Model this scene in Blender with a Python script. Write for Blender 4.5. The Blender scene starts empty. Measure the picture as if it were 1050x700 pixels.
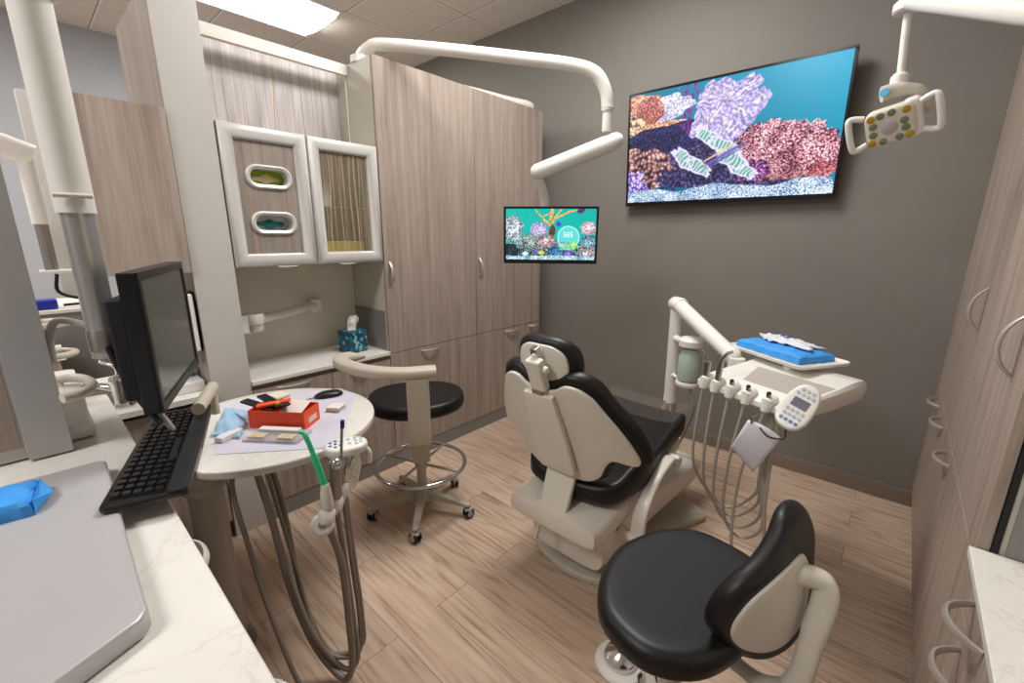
import bpy, bmesh, math, random
import numpy as np
from mathutils import Vector, Matrix
random.seed(7)
C = bpy.context.scene.collection
PI = math.pi

# ---------------------------------------------------------------- camera, world, exposure
cam_d = bpy.data.cameras.new('camera')
cam_d.sensor_width = 36.0
cam_d.lens = 445.23 / 1050 * 36.0
cam_d.clip_start = 0.02
cam = bpy.data.objects.new('camera', cam_d); C.objects.link(cam)
_p, _y, _r = math.radians(13.7765), math.radians(41.743), math.radians(0.3009)
_F = Vector((-math.sin(_y)*math.cos(_p), math.cos(_y)*math.cos(_p), -math.sin(_p)))
_R0 = Vector((math.cos(_y), math.sin(_y), 0)); _U0 = _R0.cross(_F)
_R = _R0*math.cos(_r) + _U0*math.sin(_r); _U = -_R0*math.sin(_r) + _U0*math.cos(_r)
_m = Matrix((( _R.x, _U.x, -_F.x, 0), (_R.y, _U.y, -_F.y, 0), (_R.z, _U.z, -_F.z, 1.5), (0, 0, 0, 1)))
cam.matrix_world = _m
bpy.context.scene.camera = cam
sc = bpy.context.scene
sc.view_settings.view_transform = 'Standard'
sc.view_settings.look = 'None'
sc.view_settings.exposure = 0.78
sc.view_settings.gamma = 1.0
sc.view_settings.use_curve_mapping = False
w = bpy.data.worlds.new('world'); sc.world = w; w.use_nodes = True
w.node_tree.nodes['Background'].inputs[0].default_value = (0.55, 0.53, 0.5, 1)
w.node_tree.nodes['Background'].inputs[1].default_value = 0.15
LIGHT = 15.0            # strength of the ceiling troffers
LIGHT_COL = (1.0, 0.985, 0.97)

# ---------------------------------------------------------------- materials
def s2l(c):
    return tuple(((v/255)/12.92 if v/255 <= .04045 else ((v/255+.055)/1.055)**2.4) for v in c)
MATS = {}
def newmat(name):
    m = bpy.data.materials.new(name); m.use_nodes = True
    return m, m.node_tree, m.node_tree.nodes['Principled BSDF']
def mat(name, rgb, rough=.45, metal=0., coat=0., bump=0., bscale=200., var=.03, spec=.5, trans=0., alpha=1., ior=1.45, sheen=0.):
    if name in MATS: return MATS[name]
    m, t, b = newmat(name)
    c = s2l(rgb)
    N, Lk = t.nodes, t.links
    tc = N.new('ShaderNodeTexCoord'); nz = N.new('ShaderNodeTexNoise')
    nz.inputs['Scale'].default_value = 7.0; nz.inputs['Detail'].default_value = 3
    Lk.new(tc.outputs['Object'], nz.inputs['Vector'])
    mx = N.new('ShaderNodeMix'); mx.data_type = 'RGBA'
    mx.inputs['A'].default_value = (*[v*(1-var) for v in c], 1); mx.inputs['B'].default_value = (*[min(1, v*(1+var)) for v in c], 1)
    Lk.new(nz.outputs['Fac'], mx.inputs['Factor']); Lk.new(mx.outputs['Result'], b.inputs['Base Color'])
    b.inputs['Roughness'].default_value = rough; b.inputs['Metallic'].default_value = metal
    b.inputs['Coat Weight'].default_value = coat; b.inputs['Specular IOR Level'].default_value = spec
    b.inputs['Transmission Weight'].default_value = trans; b.inputs['Alpha'].default_value = alpha
    b.inputs['IOR'].default_value = ior
    if bump:
        n2 = N.new('ShaderNodeTexNoise'); n2.inputs['Scale'].default_value = bscale; n2.inputs['Detail'].default_value = 4
        Lk.new(tc.outputs['Object'], n2.inputs['Vector'])
        bp = N.new('ShaderNodeBump'); bp.inputs['Strength'].default_value = bump; bp.inputs['Distance'].default_value = .002
        Lk.new(n2.outputs['Fac'], bp.inputs['Height']); Lk.new(bp.outputs['Normal'], b.inputs['Normal'])
    MATS[name] = m
    return m

def wood(name, dark, mid, light, grain='z', rough=.5, fine=1.0):
    if name in MATS: return MATS[name]
    m, t, b = newmat(name); N, Lk = t.nodes, t.links
    tc = N.new('ShaderNodeTexCoord')
    mp = N.new('ShaderNodeMapping')
    s = {'z': (1, 1, .045), 'x': (.045, 1, 1), 'y': (1, .045, 1)}[grain]
    mp.inputs['Scale'].default_value = s
    geo = N.new('ShaderNodeNewGeometry')
    Lk.new(geo.outputs['Position'], mp.inputs['Vector'])
    n1 = N.new('ShaderNodeTexNoise'); n1.inputs['Scale'].default_value = 22*fine; n1.inputs['Detail'].default_value = 5; n1.inputs['Roughness'].default_value = .6
    n2 = N.new('ShaderNodeTexNoise'); n2.inputs['Scale'].default_value = 130*fine; n2.inputs['Detail'].default_value = 3
    Lk.new(mp.outputs[0], n1.inputs['Vector']); Lk.new(mp.outputs[0], n2.inputs['Vector'])
    ad = N.new('ShaderNodeMath'); ad.operation = 'MULTIPLY_ADD'; ad.inputs[1].default_value = .35
    Lk.new(n2.outputs['Fac'], ad.inputs[0]); 
    sc1 = N.new('ShaderNodeMath'); sc1.operation = 'MULTIPLY'; sc1.inputs[1].default_value = .65
    Lk.new(n1.outputs['Fac'], sc1.inputs[0]); Lk.new(sc1.outputs[0], ad.inputs[2])
    cr = N.new('ShaderNodeValToRGB')
    e = cr.color_ramp.elements
    e[0].position = .34; e[0].color = (*s2l(dark), 1); e[1].position = .66; e[1].color = (*s2l(light), 1)
    x = e.new(.5); x.color = (*s2l(mid), 1)
    Lk.new(ad.outputs[0], cr.inputs[0]); Lk.new(cr.outputs[0], b.inputs['Base Color'])
    b.inputs['Roughness'].default_value = rough
    b.inputs['Specular IOR Level'].default_value = .35
    MATS[name] = m
    return m

def floor_mat():
    m, t, b = newmat('floor_planks'); N, Lk = t.nodes, t.links
    geo = N.new('ShaderNodeNewGeometry')
    br = N.new('ShaderNodeTexBrick'); br.inputs['Scale'].default_value = 1.0
    br.inputs['Brick Width'].default_value = 1.22; br.inputs['Row Height'].default_value = .18
    br.inputs['Mortar Size'].default_value = .0012; br.inputs['Mortar Smooth'].default_value = .3
    br.offset = .37; br.inputs['Bias'].default_value = 0
    br.inputs['Color1'].default_value = (.0, .0, .0, 1); br.inputs['Color2'].default_value = (1, 1, 1, 1); br.inputs['Mortar'].default_value = (.5, .5, .5, 1)
    Lk.new(geo.outputs['Position'], br.inputs['Vector'])
    mp = N.new('ShaderNodeMapping'); mp.inputs['Scale'].default_value = (.11, 1, 1)
    # plank offset of the grain
    cm = N.new('ShaderNodeCombineXYZ')
    mu = N.new('ShaderNodeMath'); mu.operation = 'MULTIPLY'; mu.inputs[1].default_value = 7.0
    Lk.new(br.outputs['Color'], mu.inputs[0]); Lk.new(mu.outputs[0], cm.inputs[2]); Lk.new(mu.outputs[0], cm.inputs[0])
    va = N.new('ShaderNodeVectorMath'); va.operation = 'ADD'
    Lk.new(geo.outputs['Position'], va.inputs[0]); Lk.new(cm.outputs[0], va.inputs[1]); Lk.new(va.outputs[0], mp.inputs['Vector'])
    # cathedral grain: distorted rings
    nd = N.new('ShaderNodeTexNoise'); nd.inputs['Scale'].default_value = 5; nd.inputs['Detail'].default_value = 2.5; nd.inputs['Roughness'].default_value=.45
    Lk.new(mp.outputs[0], nd.inputs['Vector'])
    rg = N.new('ShaderNodeMath'); rg.operation = 'MULTIPLY'; rg.inputs[1].default_value = 16
    Lk.new(nd.outputs['Fac'], rg.inputs[0])
    fr = N.new('ShaderNodeMath'); fr.operation = 'PINGPONG'; fr.inputs[1].default_value = .5
    Lk.new(rg.outputs[0], fr.inputs[0])
    n1 = N.new('ShaderNodeTexNoise'); n1.inputs['Scale'].default_value = 55; n1.inputs['Detail'].default_value = 5; n1.inputs['Roughness'].default_value=.65
    mp2 = N.new('ShaderNodeMapping'); mp2.inputs['Scale'].default_value = (.035, 1, 1)
    Lk.new(va.outputs[0], mp2.inputs['Vector']); Lk.new(mp2.outputs[0], n1.inputs['Vector'])
    a1 = N.new('ShaderNodeMath'); a1.operation = 'MULTIPLY_ADD'; a1.inputs[1].default_value = .42
    Lk.new(fr.outputs[0], a1.inputs[0])
    a2 = N.new('ShaderNodeMath'); a2.operation = 'MULTIPLY'; a2.inputs[1].default_value = .85
    Lk.new(n1.outputs['Fac'], a2.inputs[0]); Lk.new(a2.outputs[0], a1.inputs[2])
    cr = N.new('ShaderNodeValToRGB'); e = cr.color_ramp.elements
    e[0].position = .30; e[0].color = (*s2l(FLOOR_D), 1); e[1].position = .72; e[1].color = (*s2l(FLOOR_L), 1)
    x = e.new(.47); x.color = (*s2l(FLOOR_M), 1)
    Lk.new(a1.outputs[0], cr.inputs[0])
    hs = N.new('ShaderNodeHueSaturation')
    vm = N.new('ShaderNodeMapRange'); vm.inputs['To Min'].default_value = .86; vm.inputs['To Max'].default_value = 1.1
    Lk.new(br.outputs['Color'], vm.inputs['Value']); Lk.new(vm.outputs[0], hs.inputs['Value']); Lk.new(cr.outputs[0], hs.inputs['Color'])
    mx = N.new('ShaderNodeMix'); mx.data_type = 'RGBA'; mx.inputs['B'].default_value = (*s2l((112, 88, 70)), 1)
    Lk.new(br.outputs['Fac'], mx.inputs['Factor']); Lk.new(hs.outputs[0], mx.inputs['A'])
    Lk.new(mx.outputs['Result'], b.inputs['Base Color'])
    b.inputs['Roughness'].default_value = .42; b.inputs['Specular IOR Level'].default_value = .4
    return m
FLOOR_D, FLOOR_M, FLOOR_L = (156, 129, 109), (196, 169, 146), (214, 189, 167)

def ceil_mat():
    m, t, b = newmat('ceiling_tiles'); N, Lk = t.nodes, t.links
    geo = N.new('ShaderNodeNewGeometry'); mp = N.new('ShaderNodeMapping')
    mp.inputs['Location'].default_value = (4.385+.6885*20, -2.10+.672*20, 0)
    Lk.new(geo.outputs['Position'], mp.inputs['Vector'])
    sep = N.new('ShaderNodeSeparateXYZ'); Lk.new(mp.outputs[0], sep.inputs[0])
    outs = []
    for i, per in ((0, .6885), (1, .672)):
        d = N.new('ShaderNodeMath'); d.operation = 'MODULO'; d.inputs[1].default_value = per; Lk.new(sep.outputs[i], d.inputs[0])
        g = N.new('ShaderNodeMath'); g.operation = 'LESS_THAN'; g.inputs[1].default_value = .022; Lk.new(d.outputs[0], g.inputs[0])
        g2 = N.new('ShaderNodeMath'); g2.operation = 'LESS_THAN'; g2.inputs[1].default_value = .006; Lk.new(d.outputs[0], g2.inputs[0])
        outs.append((g, g2))
    mxx = N.new('ShaderNodeMath'); mxx.operation = 'MAXIMUM'; Lk.new(outs[0][0].outputs[0], mxx.inputs[0]); Lk.new(outs[1][0].outputs[0], mxx.inputs[1])
    mxd = N.new('ShaderNodeMath'); mxd.operation = 'MAXIMUM'; Lk.new(outs[0][1].outputs[0], mxd.inputs[0]); Lk.new(outs[1][1].outputs[0], mxd.inputs[1])
    nz = N.new('ShaderNodeTexNoise'); nz.inputs['Scale'].default_value = 90; nz.inputs['Detail'].default_value = 5
    Lk.new(geo.outputs['Position'], nz.inputs['Vector'])
    cr = N.new('ShaderNodeValToRGB'); e = cr.color_ramp.elements
    e[0].position = .3; e[0].color = (*s2l((205, 198, 190)), 1); e[1].position = .6; e[1].color = (*s2l((226, 220, 212)), 1)
    Lk.new(nz.outputs['Fac'], cr.inputs[0])
    a = N.new('ShaderNodeMix'); a.data_type = 'RGBA'; a.inputs['B'].default_value = (*s2l((234, 230, 224)), 1)
    Lk.new(mxx.outputs[0], a.inputs['Factor']); Lk.new(cr.outputs[0], a.inputs['A'])
    c = N.new('ShaderNodeMix'); c.data_type = 'RGBA'; c.inputs['B'].default_value = (*s2l((95, 88, 80)), 1)
    Lk.new(mxd.outputs[0], c.inputs['Factor']); Lk.new(a.outputs['Result'], c.inputs['A'])
    Lk.new(c.outputs['Result'], b.inputs['Base Color']); b.inputs['Roughness'].default_value = .9
    return m

def reed_mat(name, base, thin=1.0, alpha=1.0, col1=(150, 105, 75), col2=(105, 90, 82)):
    """resin panel with thin embedded reeds (pattern runs along z; y is across)"""
    m, t, b = newmat(name); N, Lk = t.nodes, t.links
    geo = N.new('ShaderNodeNewGeometry')
    res = None
    cur = s2l(base)
    src = None
    nzb = N.new('ShaderNodeTexNoise'); nzb.inputs['Scale'].default_value = 6
    mpb = N.new('ShaderNodeMapping'); mpb.inputs['Scale'].default_value = (1, 3, .5); Lk.new(geo.outputs['Position'], mpb.inputs['Vector']); Lk.new(mpb.outputs[0], nzb.inputs['Vector'])
    crb = N.new('ShaderNodeValToRGB'); e = crb.color_ramp.elements
    e[0].position = .35; e[0].color = (*[v*.82 for v in cur], 1); e[1].position = .65; e[1].color = (*[min(1, v*1.12) for v in cur], 1)
    Lk.new(nzb.outputs['Fac'], crb.inputs[0]); src = crb.outputs[0]
    mask = None
    for k, (freq, width, col, amp) in enumerate(((13, .035*thin, col1, .035), (21, .028*thin, col2, .03), (31, .03*thin, col1, .022))):
        sep = N.new('ShaderNodeSeparateXYZ'); Lk.new(geo.outputs['Position'], sep.inputs[0])
        nz = N.new('ShaderNodeTexNoise'); nz.inputs['Scale'].default_value = 1.0; nz.inputs['Detail'].default_value = 1
        mp = N.new('ShaderNodeMapping'); mp.inputs['Scale'].default_value = (1, 7, 1.3); mp.inputs['Location'].default_value = (k*11.3, k*3.1, k*5)
        Lk.new(geo.outputs['Position'], mp.inputs['Vector']); Lk.new(mp.outputs[0], nz.inputs['Vector'])
        ma = N.new('ShaderNodeMath'); ma.operation = 'MULTIPLY_ADD'; ma.inputs[1].default_value = amp*2.2; Lk.new(nz.outputs['Fac'], ma.inputs[0]); Lk.new(sep.outputs[1], ma.inputs[2])
        mf = N.new('ShaderNodeMath'); mf.operation = 'MULTIPLY'; mf.inputs[1].default_value = freq; Lk.new(ma.outputs[0], mf.inputs[0])
        fr = N.new('ShaderNodeMath'); fr.operation = 'FRACT'; Lk.new(mf.outputs[0], fr.inputs[0])
        sb = N.new('ShaderNodeMath'); sb.operation = 'SUBTRACT'; sb.inputs[1].default_value = .5; Lk.new(fr.outputs[0], sb.inputs[0])
        ab = N.new('ShaderNodeMath'); ab.operation = 'ABSOLUTE'; Lk.new(sb.outputs[0], ab.inputs[0])
        lt = N.new('ShaderNodeMath'); lt.operation = 'LESS_THAN'; lt.inputs[1].default_value = width; Lk.new(ab.outputs[0], lt.inputs[0])
        mx = N.new('ShaderNodeMix'); mx.data_type = 'RGBA'; mx.inputs['B'].default_value = (*s2l(col), 1)
        Lk.new(lt.outputs[0], mx.inputs['Factor']); Lk.new(src, mx.inputs['A']); src = mx.outputs['Result']
        if mask is None: mask = lt.outputs[0]
        else:
            q = N.new('ShaderNodeMath'); q.operation = 'MAXIMUM'; Lk.new(mask, q.inputs[0]); Lk.new(lt.outputs[0], q.inputs[1]); mask = q.outputs[0]
    Lk.new(src, b.inputs['Base Color'])
    b.inputs['Roughness'].default_value = .3
    if alpha < 1:
        mr = N.new('ShaderNodeMapRange'); mr.inputs['To Min'].default_value = alpha; mr.inputs['To Max'].default_value = .9
        Lk.new(mask, mr.inputs['Value']); Lk.new(mr.outputs[0], b.inputs['Alpha'])
    return m

def quartz():
    if 'quartz' in MATS: return MATS['quartz']
    m, t, b = newmat('quartz'); N, Lk = t.nodes, t.links
    geo = N.new('ShaderNodeNewGeometry')
    n = N.new('ShaderNodeTexNoise'); n.inputs['Scale'].default_value = 3.2; n.inputs['Detail'].default_value = 8; n.inputs['Roughness'].default_value = .6; n.inputs['Distortion'].default_value = 1.2
    Lk.new(geo.outputs['Position'], n.inputs['Vector'])
    cr = N.new('ShaderNodeValToRGB'); e = cr.color_ramp.elements
    e[0].position = .485; e[0].color = (*s2l((226, 222, 215)), 1); e[1].position = .515; e[1].color = (*s2l((226, 222, 215)), 1)
    x = e.new(.5); x.color = (*s2l((216, 210, 200)), 1)
    Lk.new(n.outputs['Fac'], cr.inputs[0]); Lk.new(cr.outputs[0], b.inputs['Base Color']); b.inputs['Roughness'].default_value = .22
    MATS['quartz'] = m
    return m

def emit_mat(name, rgb, strength):
    m, t, b = newmat(name)
    b.inputs['Base Color'].default_value = (*rgb, 1)
    b.inputs['Emission Color'].default_value = (*rgb, 1); b.inputs['Emission Strength'].default_value = strength
    return m

WOODV = wood('laminate_wood_upright', (136, 121, 110), (159, 144, 132), (175, 161, 149), 'z')
WOODD = WOODV
WHITE = mat('white_enamel', (230, 227, 219), .3, coat=.3)
IVORY = mat('ivory_plastic', (214, 206, 190), .35, coat=.2)
BEIGE = mat('beige_plastic', (205, 196, 180), .4, coat=.1)
BLACKV = mat('black_vinyl', (22, 21, 21), .42, bump=.18, bscale=420, spec=.45)
BLACKP = mat('black_plastic', (20, 20, 21), .35)
BLACKM = mat('black_matte', (17, 17, 18), .6)
GREYP = mat('grey_laminate', (134, 131, 128), .45, metal=.15)
SILVERP = mat('pale_metallic_laminate', (196, 192, 186), .4, metal=.1)
CHROME = mat('chrome', (215, 215, 215), .12, metal=1)
STEEL = mat('satin_steel', (168, 164, 158), .3, metal=.9)
NICKEL = mat('satin_nickel_pull', (196, 190, 180), .35, metal=.55)
GREYHOSE = mat('grey_hose', (138, 128, 118), .45)
LHOSE = mat('light_grey_hose', (172, 165, 154), .4)
NICHE = mat('cream_backsplash', (224, 219, 204), .5, bump=.3, bscale=120)
DOORW = mat('silver_white_frame', (205, 202, 197), .3, metal=.15)
QZ = quartz()

# ---------------------------------------------------------------- mesh helpers
class MB:
    def __init__(s): s.v = []; s.f = []
    def add(s, vs, fs):
        o = len(s.v); s.v += [tuple(p) for p in vs]; s.f += [tuple(i+o for i in f) for f in fs]; return s
    def box(s, x0, x1, y0, y1, z0, z1):
        vs = [(x, y, z) for x in (x0, x1) for y in (y0, y1) for z in (z0, z1)]
        return s.add(vs, [(0, 1, 3, 2), (4, 6, 7, 5), (0, 4, 5, 1), (2, 3, 7, 6), (0, 2, 6, 4), (1, 5, 7, 3)])
    def obox(s, c, ax, ay, az, sx, sy, sz):
        c = Vector(c); ax = Vector(ax).normalized(); ay = Vector(ay).normalized(); az = Vector(az).normalized()
        vs = [c + ax*(i*sx/2) + ay*(j*sy/2) + az*(k*sz/2) for i in (-1, 1) for j in (-1, 1) for k in (-1, 1)]
        return s.add(vs, [(0, 1, 3, 2), (4, 6, 7, 5), (0, 4, 5, 1), (2, 3, 7, 6), (0, 2, 6, 4), (1, 5, 7, 3)])
    def tube(s, pts, r, seg=16, caps=True, flat=1.0, up=None):
        pts = [Vector(p) for p in pts]
        n = len(pts); rs = r if isinstance(r, (list, tuple)) else [r]*n
        d0 = (pts[1]-pts[0]).normalized()
        a = Vector(up) if up is not None else (Vector((0, 0, 1)) if abs(d0.z) < .9 else Vector((1, 0, 0)))
        nrm = (a - d0*a.dot(d0)).normalized()
        vs = []; fs = []
        for i in range(n):
            if i == 0: d = pts[1]-pts[0]
            elif i == n-1: d = pts[-1]-pts[-2]
            else: d = (pts[i+1]-pts[i]).normalized() + (pts[i]-pts[i-1]).normalized()
            d.normalize()
            nrm = (nrm - d*nrm.dot(d)).normalized(); bn = d.cross(nrm)
            for k in range(seg):
                an = 2*PI*k/seg
                vs.append(pts[i] + nrm*math.cos(an)*rs[i]*flat + bn*math.sin(an)*rs[i])
        for i in range(n-1):
            for k in range(seg):
                k2 = (k+1) % seg
                fs.append((i*seg+k, i*seg+k2, (i+1)*seg+k2, (i+1)*seg+k))
        if caps:
            fs.append(tuple(range(seg-1, -1, -1))); fs.append(tuple((n-1)*seg+k for k in range(seg)))
        return s.add(vs, fs)
    def cyl(s, p0, p1, r0, r1=None, seg=24):
        return s.tube([p0, p1], [r0, r0 if r1 is None else r1], seg)
    def lathe(s, prof, c=(0, 0, 0), axis=(0, 0, 1), seg=32):
        c = Vector(c); ax = Vector(axis).normalized()
        a = Vector((1, 0, 0)) if abs(ax.x) < .9 else Vector((0, 1, 0))
        u = (a - ax*a.dot(ax)).normalized(); v = ax.cross(u)
        vs = []; fs = []
        for (r, h) in prof:
            for k in range(seg):
                an = 2*PI*k/seg; vs.append(c + ax*h + (u*math.cos(an)+v*math.sin(an))*max(r, 1e-5))
        for i in range(len(prof)-1):
            for k in range(seg):
                k2 = (k+1) % seg; fs.append((i*seg+k, i*seg+k2, (i+1)*seg+k2, (i+1)*seg+k))
        fs.append(tuple(range(seg-1, -1, -1))); fs.append(tuple((len(prof)-1)*seg+k for k in range(seg)))
        return s.add(vs, fs)
    def torus(s, c, R, r, axis=(0, 0, 1), seg=48, rs=12):
        c = Vector(c); ax = Vector(axis).normalized(); a = Vector((1, 0, 0)) if abs(ax.x) < .9 else Vector((0, 1, 0))
        u = (a - ax*a.dot(ax)).normalized(); v = ax.cross(u); vs = []; fs = []
        for i in range(seg):
            an = 2*PI*i/seg; d = u*math.cos(an)+v*math.sin(an)
            for k in range(rs):
                b = 2*PI*k/rs; vs.append(c + d*(R+r*math.cos(b)) + ax*r*math.sin(b))
        for i in range(seg):
            for k in range(rs):
                fs.append((i*rs+k, ((i+1) % seg)*rs+k, ((i+1) % seg)*rs+(k+1) % rs, i*rs+(k+1) % rs))
        return s.add(vs, fs)
    def sphere(s, c, r, seg=20, rings=12, sc=(1, 1, 1)):
        prof = [(r*math.sin(PI*i/rings), -r*math.cos(PI*i/rings)) for i in range(rings+1)]
        m = MB().lathe(prof, (0, 0, 0), (0, 0, 1), seg)
        return s.add([(c[0]+p[0]*sc[0], c[1]+p[1]*sc[1], c[2]+p[2]*sc[2]) for p in m.v], m.f)
    def pad(s, outline, prof, fn, rings=6, bulge=0.):
        """closed 2-D outline (u,v); prof = [(inset, w)...] round the edge from underside to top; fn(u,v,w)->xyz"""
        P = [Vector(p) for p in outline]; n = len(P)
        area = sum(P[i].x*P[(i+1) % n].y-P[(i+1) % n].x*P[i].y for i in range(n))
        if area < 0: P.reverse()
        nr = []
        for i in range(n):
            d = (P[(i+1) % n]-P[i-1]).normalized(); nr.append(Vector((-d.y, d.x)))
        c = sum(P, Vector((0, 0)))/n
        vs = []; fs = []
        loops = []
        i0, w0 = prof[0]; base = [P[i]+nr[i]*i0 for i in range(n)]
        for k in range(1, rings+1): 
            q = k/rings; loops.append([( c+(b-c)*q, w0 - (bulge*(1-q*q) if bulge else 0)*0) for b in base])
        for (ins, ww) in prof[1:-1]: loops.append([(P[i]+nr[i]*ins, ww) for i in range(n)])
        i1, w1 = prof[-1]; top = [P[i]+nr[i]*i1 for i in range(n)]
        for k in range(rings, 0, -1):
            q = k/rings; loops.append([(c+(b-c)*q, w1 + bulge*(1-q*q)) for b in top])
        vs.append(fn(c.x, c.y, w0))
        for L in loops:
            for (p, ww) in L: vs.append(fn(p.x, p.y, ww))
        vs.append(fn(c.x, c.y, w1+bulge))
        for k in range(n): fs.append((0, 1+(k+1) % n, 1+k))
        for j in range(len(loops)-1):
            for k in range(n):
                a = 1+j*n; b_ = 1+(j+1)*n; k2 = (k+1) % n
                fs.append((a+k, a+k2, b_+k2, b_+k))
        a = 1+(len(loops)-1)*n; last = len(vs)-1
        for k in range(n): fs.append((a+k, a+(k+1) % n, last))
        return s.add(vs, fs)
    def move(s, fn): s.v = [tuple(fn(Vector(p))) for p in s.v]; return s
    def build(s, name, m, parent=None, bevel=0., smooth=True, angle=38, segs=2, world=True, kind=None, label=None, sub=0):
        me = bpy.data.meshes.new(name)
        vs = s.v
        if parent is not None and world:
            root = parent
            while root.parent is not None: root = root.parent
            inv = (Matrix.Translation(root.location) @ root.rotation_euler.to_matrix().to_4x4()).inverted()
            vs = [tuple(inv @ Vector(p)) for p in vs]
        me.from_pydata([tuple(p) for p in vs], [], s.f)
        bm = bmesh.new(); bm.from_mesh(me); bmesh.ops.recalc_face_normals(bm, faces=bm.faces); bm.to_mesh(me); bm.free()
        me.materials.append(m)
        if smooth:
            me.polygons.foreach_set('use_smooth', [True]*len(me.polygons))
            me.set_sharp_from_angle(angle=math.radians(angle))
        o = bpy.data.objects.new(name, me); C.objects.link(o)
        if parent is not None: o.parent = parent
        if bevel:
            md = o.modifiers.new('bevel', 'BEVEL'); md.width = bevel; md.segments = segs; md.limit_method = 'ANGLE'; md.angle_limit = math.radians(35); md.harden_normals = smooth
        if sub:
            md = o.modifiers.new('sub', 'SUBSURF'); md.levels = sub; md.render_levels = sub
        if kind: o['kind'] = kind
        if label: o['label'] = label
        return o

def thing(name, label, cat, loc=(0, 0, 0), rotz=0., group=None):
    o = bpy.data.objects.new(name, None); C.objects.link(o)
    o.location = loc; o.rotation_euler = (0, 0, rotz); o.empty_display_size = .05
    o['label'] = label; o['category'] = cat
    if group: o['group'] = group
    return o
def tag(o, label, cat, group=None, kind=None):
    o['label'] = label; o['category'] = cat
    if group: o['group'] = group
    if kind: o['kind'] = kind
    return o
def struct(name, mb, m, **k):
    o = mb.build(name, m, None, **k); o['kind'] = 'structure'; return o
def spline(pts, n=8):
    P = [Vector(p) for p in pts]; out = []
    P2 = [P[0]*2-P[1]] + P + [P[-1]*2-P[-2]]
    for i in range(1, len(P2)-2):
        a, b, c, d = P2[i-1], P2[i], P2[i+1], P2[i+2]
        for k in range(n):
            t = k/n
            out.append(.5*((2*b)+(c-a)*t+(2*a-5*b+4*c-d)*t*t+(3*b-a-3*c+d)*t**3))
    out.append(P[-1]); return out
def cspline(pts, n=6):
    """closed 2-D/3-D spline"""
    P = [Vector(p) for p in pts]; N = len(P); out = []
    for i in range(N):
        a, b, c, d = P[i-1], P[i], P[(i+1) % N], P[(i+2) % N]
        for k in range(n):
            t = k/n
            out.append(.5*((2*b)+(c-a)*t+(2*a-5*b+4*c-d)*t*t+(3*b-a-3*c+d)*t**3))
    return out
def rrect(x0, x1, y0, y1, r, n=6):
    out = []
    for (cx, cy, a0) in ((x1-r, y1-r, 0), (x0+r, y1-r, PI/2), (x0+r, y0+r, PI), (x1-r, y0+r, 1.5*PI)):
        for k in range(n+1):
            a = a0+PI/2*k/n; out.append((cx+r*math.cos(a), cy+r*math.sin(a)))
    return out
def ell(rx, ry, n=40, p=2.0, cx=0, cy=0):
    out = []
    for k in range(n):
        a = 2*PI*k/n; c, s = math.cos(a), math.sin(a)
        out.append((cx+rx*math.copysign(abs(c)**(2/p), c), cy+ry*math.copysign(abs(s)**(2/p), s)))
    return out
def rnd(r, h, n=4, z0=0):   # rounded edge profile, total height h, radius r
    out = []
    for k in range(n+1):
        a = PI/2*k/n; out.append((r-r*math.sin(a), z0+r-r*math.cos(a)))
    for k in range(n+1):
        a = PI/2*k/n; out.append((r-r*math.cos(a), z0+h-r+r*math.sin(a)))
    return out
flat = lambda z: (lambda u, v, w: (u, v, z+w))

XF, XE, YW, ZC = -2.315, .235, 3.175, 3.24     # cabinet fronts west / east, grey wall, ceiling

# ---------------------------------------------------------------- the room
struct('floor', MB().box(-5.8, .8, -3.1, YW+.1, -.1, 0), floor_mat(), smooth=False)
struct('ceiling', MB().box(-5.8, .8, -3.1, YW+.1, ZC, ZC+.1), ceil_mat(), smooth=False)
WALLG = mat('taupe_grey_paint', (124, 119, 112), .7, bump=.1, bscale=260, var=.02)
WALLC = mat('cool_grey_paint', (160, 162, 166), .7, bump=.1, bscale=260, var=.02)
struct('wall_north', MB().box(-5.8, .8, YW, YW+.1, 0, ZC), WALLG, smooth=False)
struct('wall_west', MB().box(-5.8, -5.7, -3.1, YW, 0, ZC), WALLC, smooth=False)
struct('wall_east', MB().box(.66, .8, -3.1, YW, 0, ZC), WALLG, smooth=False)
struct('wall_south', MB().box(-5.7, .66, -3.1, -3.0, 0, ZC), WALLC, smooth=False)
BB = mat('taupe_baseboard', (126, 112, 100), .5)
b = MB().box(-5.7, .27, YW-.014, YW, 0, .092); b.box(-5.7, .27, YW-.020, YW, 0, .078)
struct('baseboard_north', b, BB, bevel=.003)

# troffers: (x0,x1,y0,y1)
def troffer(x0, x1, y0, y1, label):
    t = thing('ceiling_light', label, 'ceiling light', ((x0+x1)/2, (y0+y1)/2, ZC), group='recessed ceiling lights')
    f = MB(); e = .03
    f.box(x0, x1, y0, y0+e, ZC-.012, ZC+.0); f.box(x0, x1, y1-e, y1, ZC-.012, ZC); f.box(x0, x0+e, y0+e, y1-e, ZC-.012, ZC); f.box(x1-e, x1, y0+e, y1-e, ZC-.012, ZC)
    f.build('frame', WHITE, t)
    c = (x0+x1)/2; h = .011
    n = 8; vs = []; fs = []
    for i in range(n+1):
        x = x0+e+(x1-x0-2*e)*i/n; z = ZC-.004-.03*math.sin(PI*i/n)
        vs += [(x, y0+e, z), (x, y1-e, z)]
    for i in range(n): fs.append((2*i, 2*i+1, 2*i+3, 2*i+2))
    MB().add(vs, fs).build('diffuser', EMIT, t)
    return t
EMIT = emit_mat('troffer_diffuser', LIGHT_COL, LIGHT)
troffer(-4.385, -3.70, .76, 2.10, 'bright recessed ceiling light above the patterned panel, cut by the top of the photo')
troffer(-1.65, -.97, 1.05, 2.39, 'recessed ceiling light above the dental chair')
troffer(-1.65, -.97, -2.3, -.96, 'recessed ceiling light above the white desk')
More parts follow.
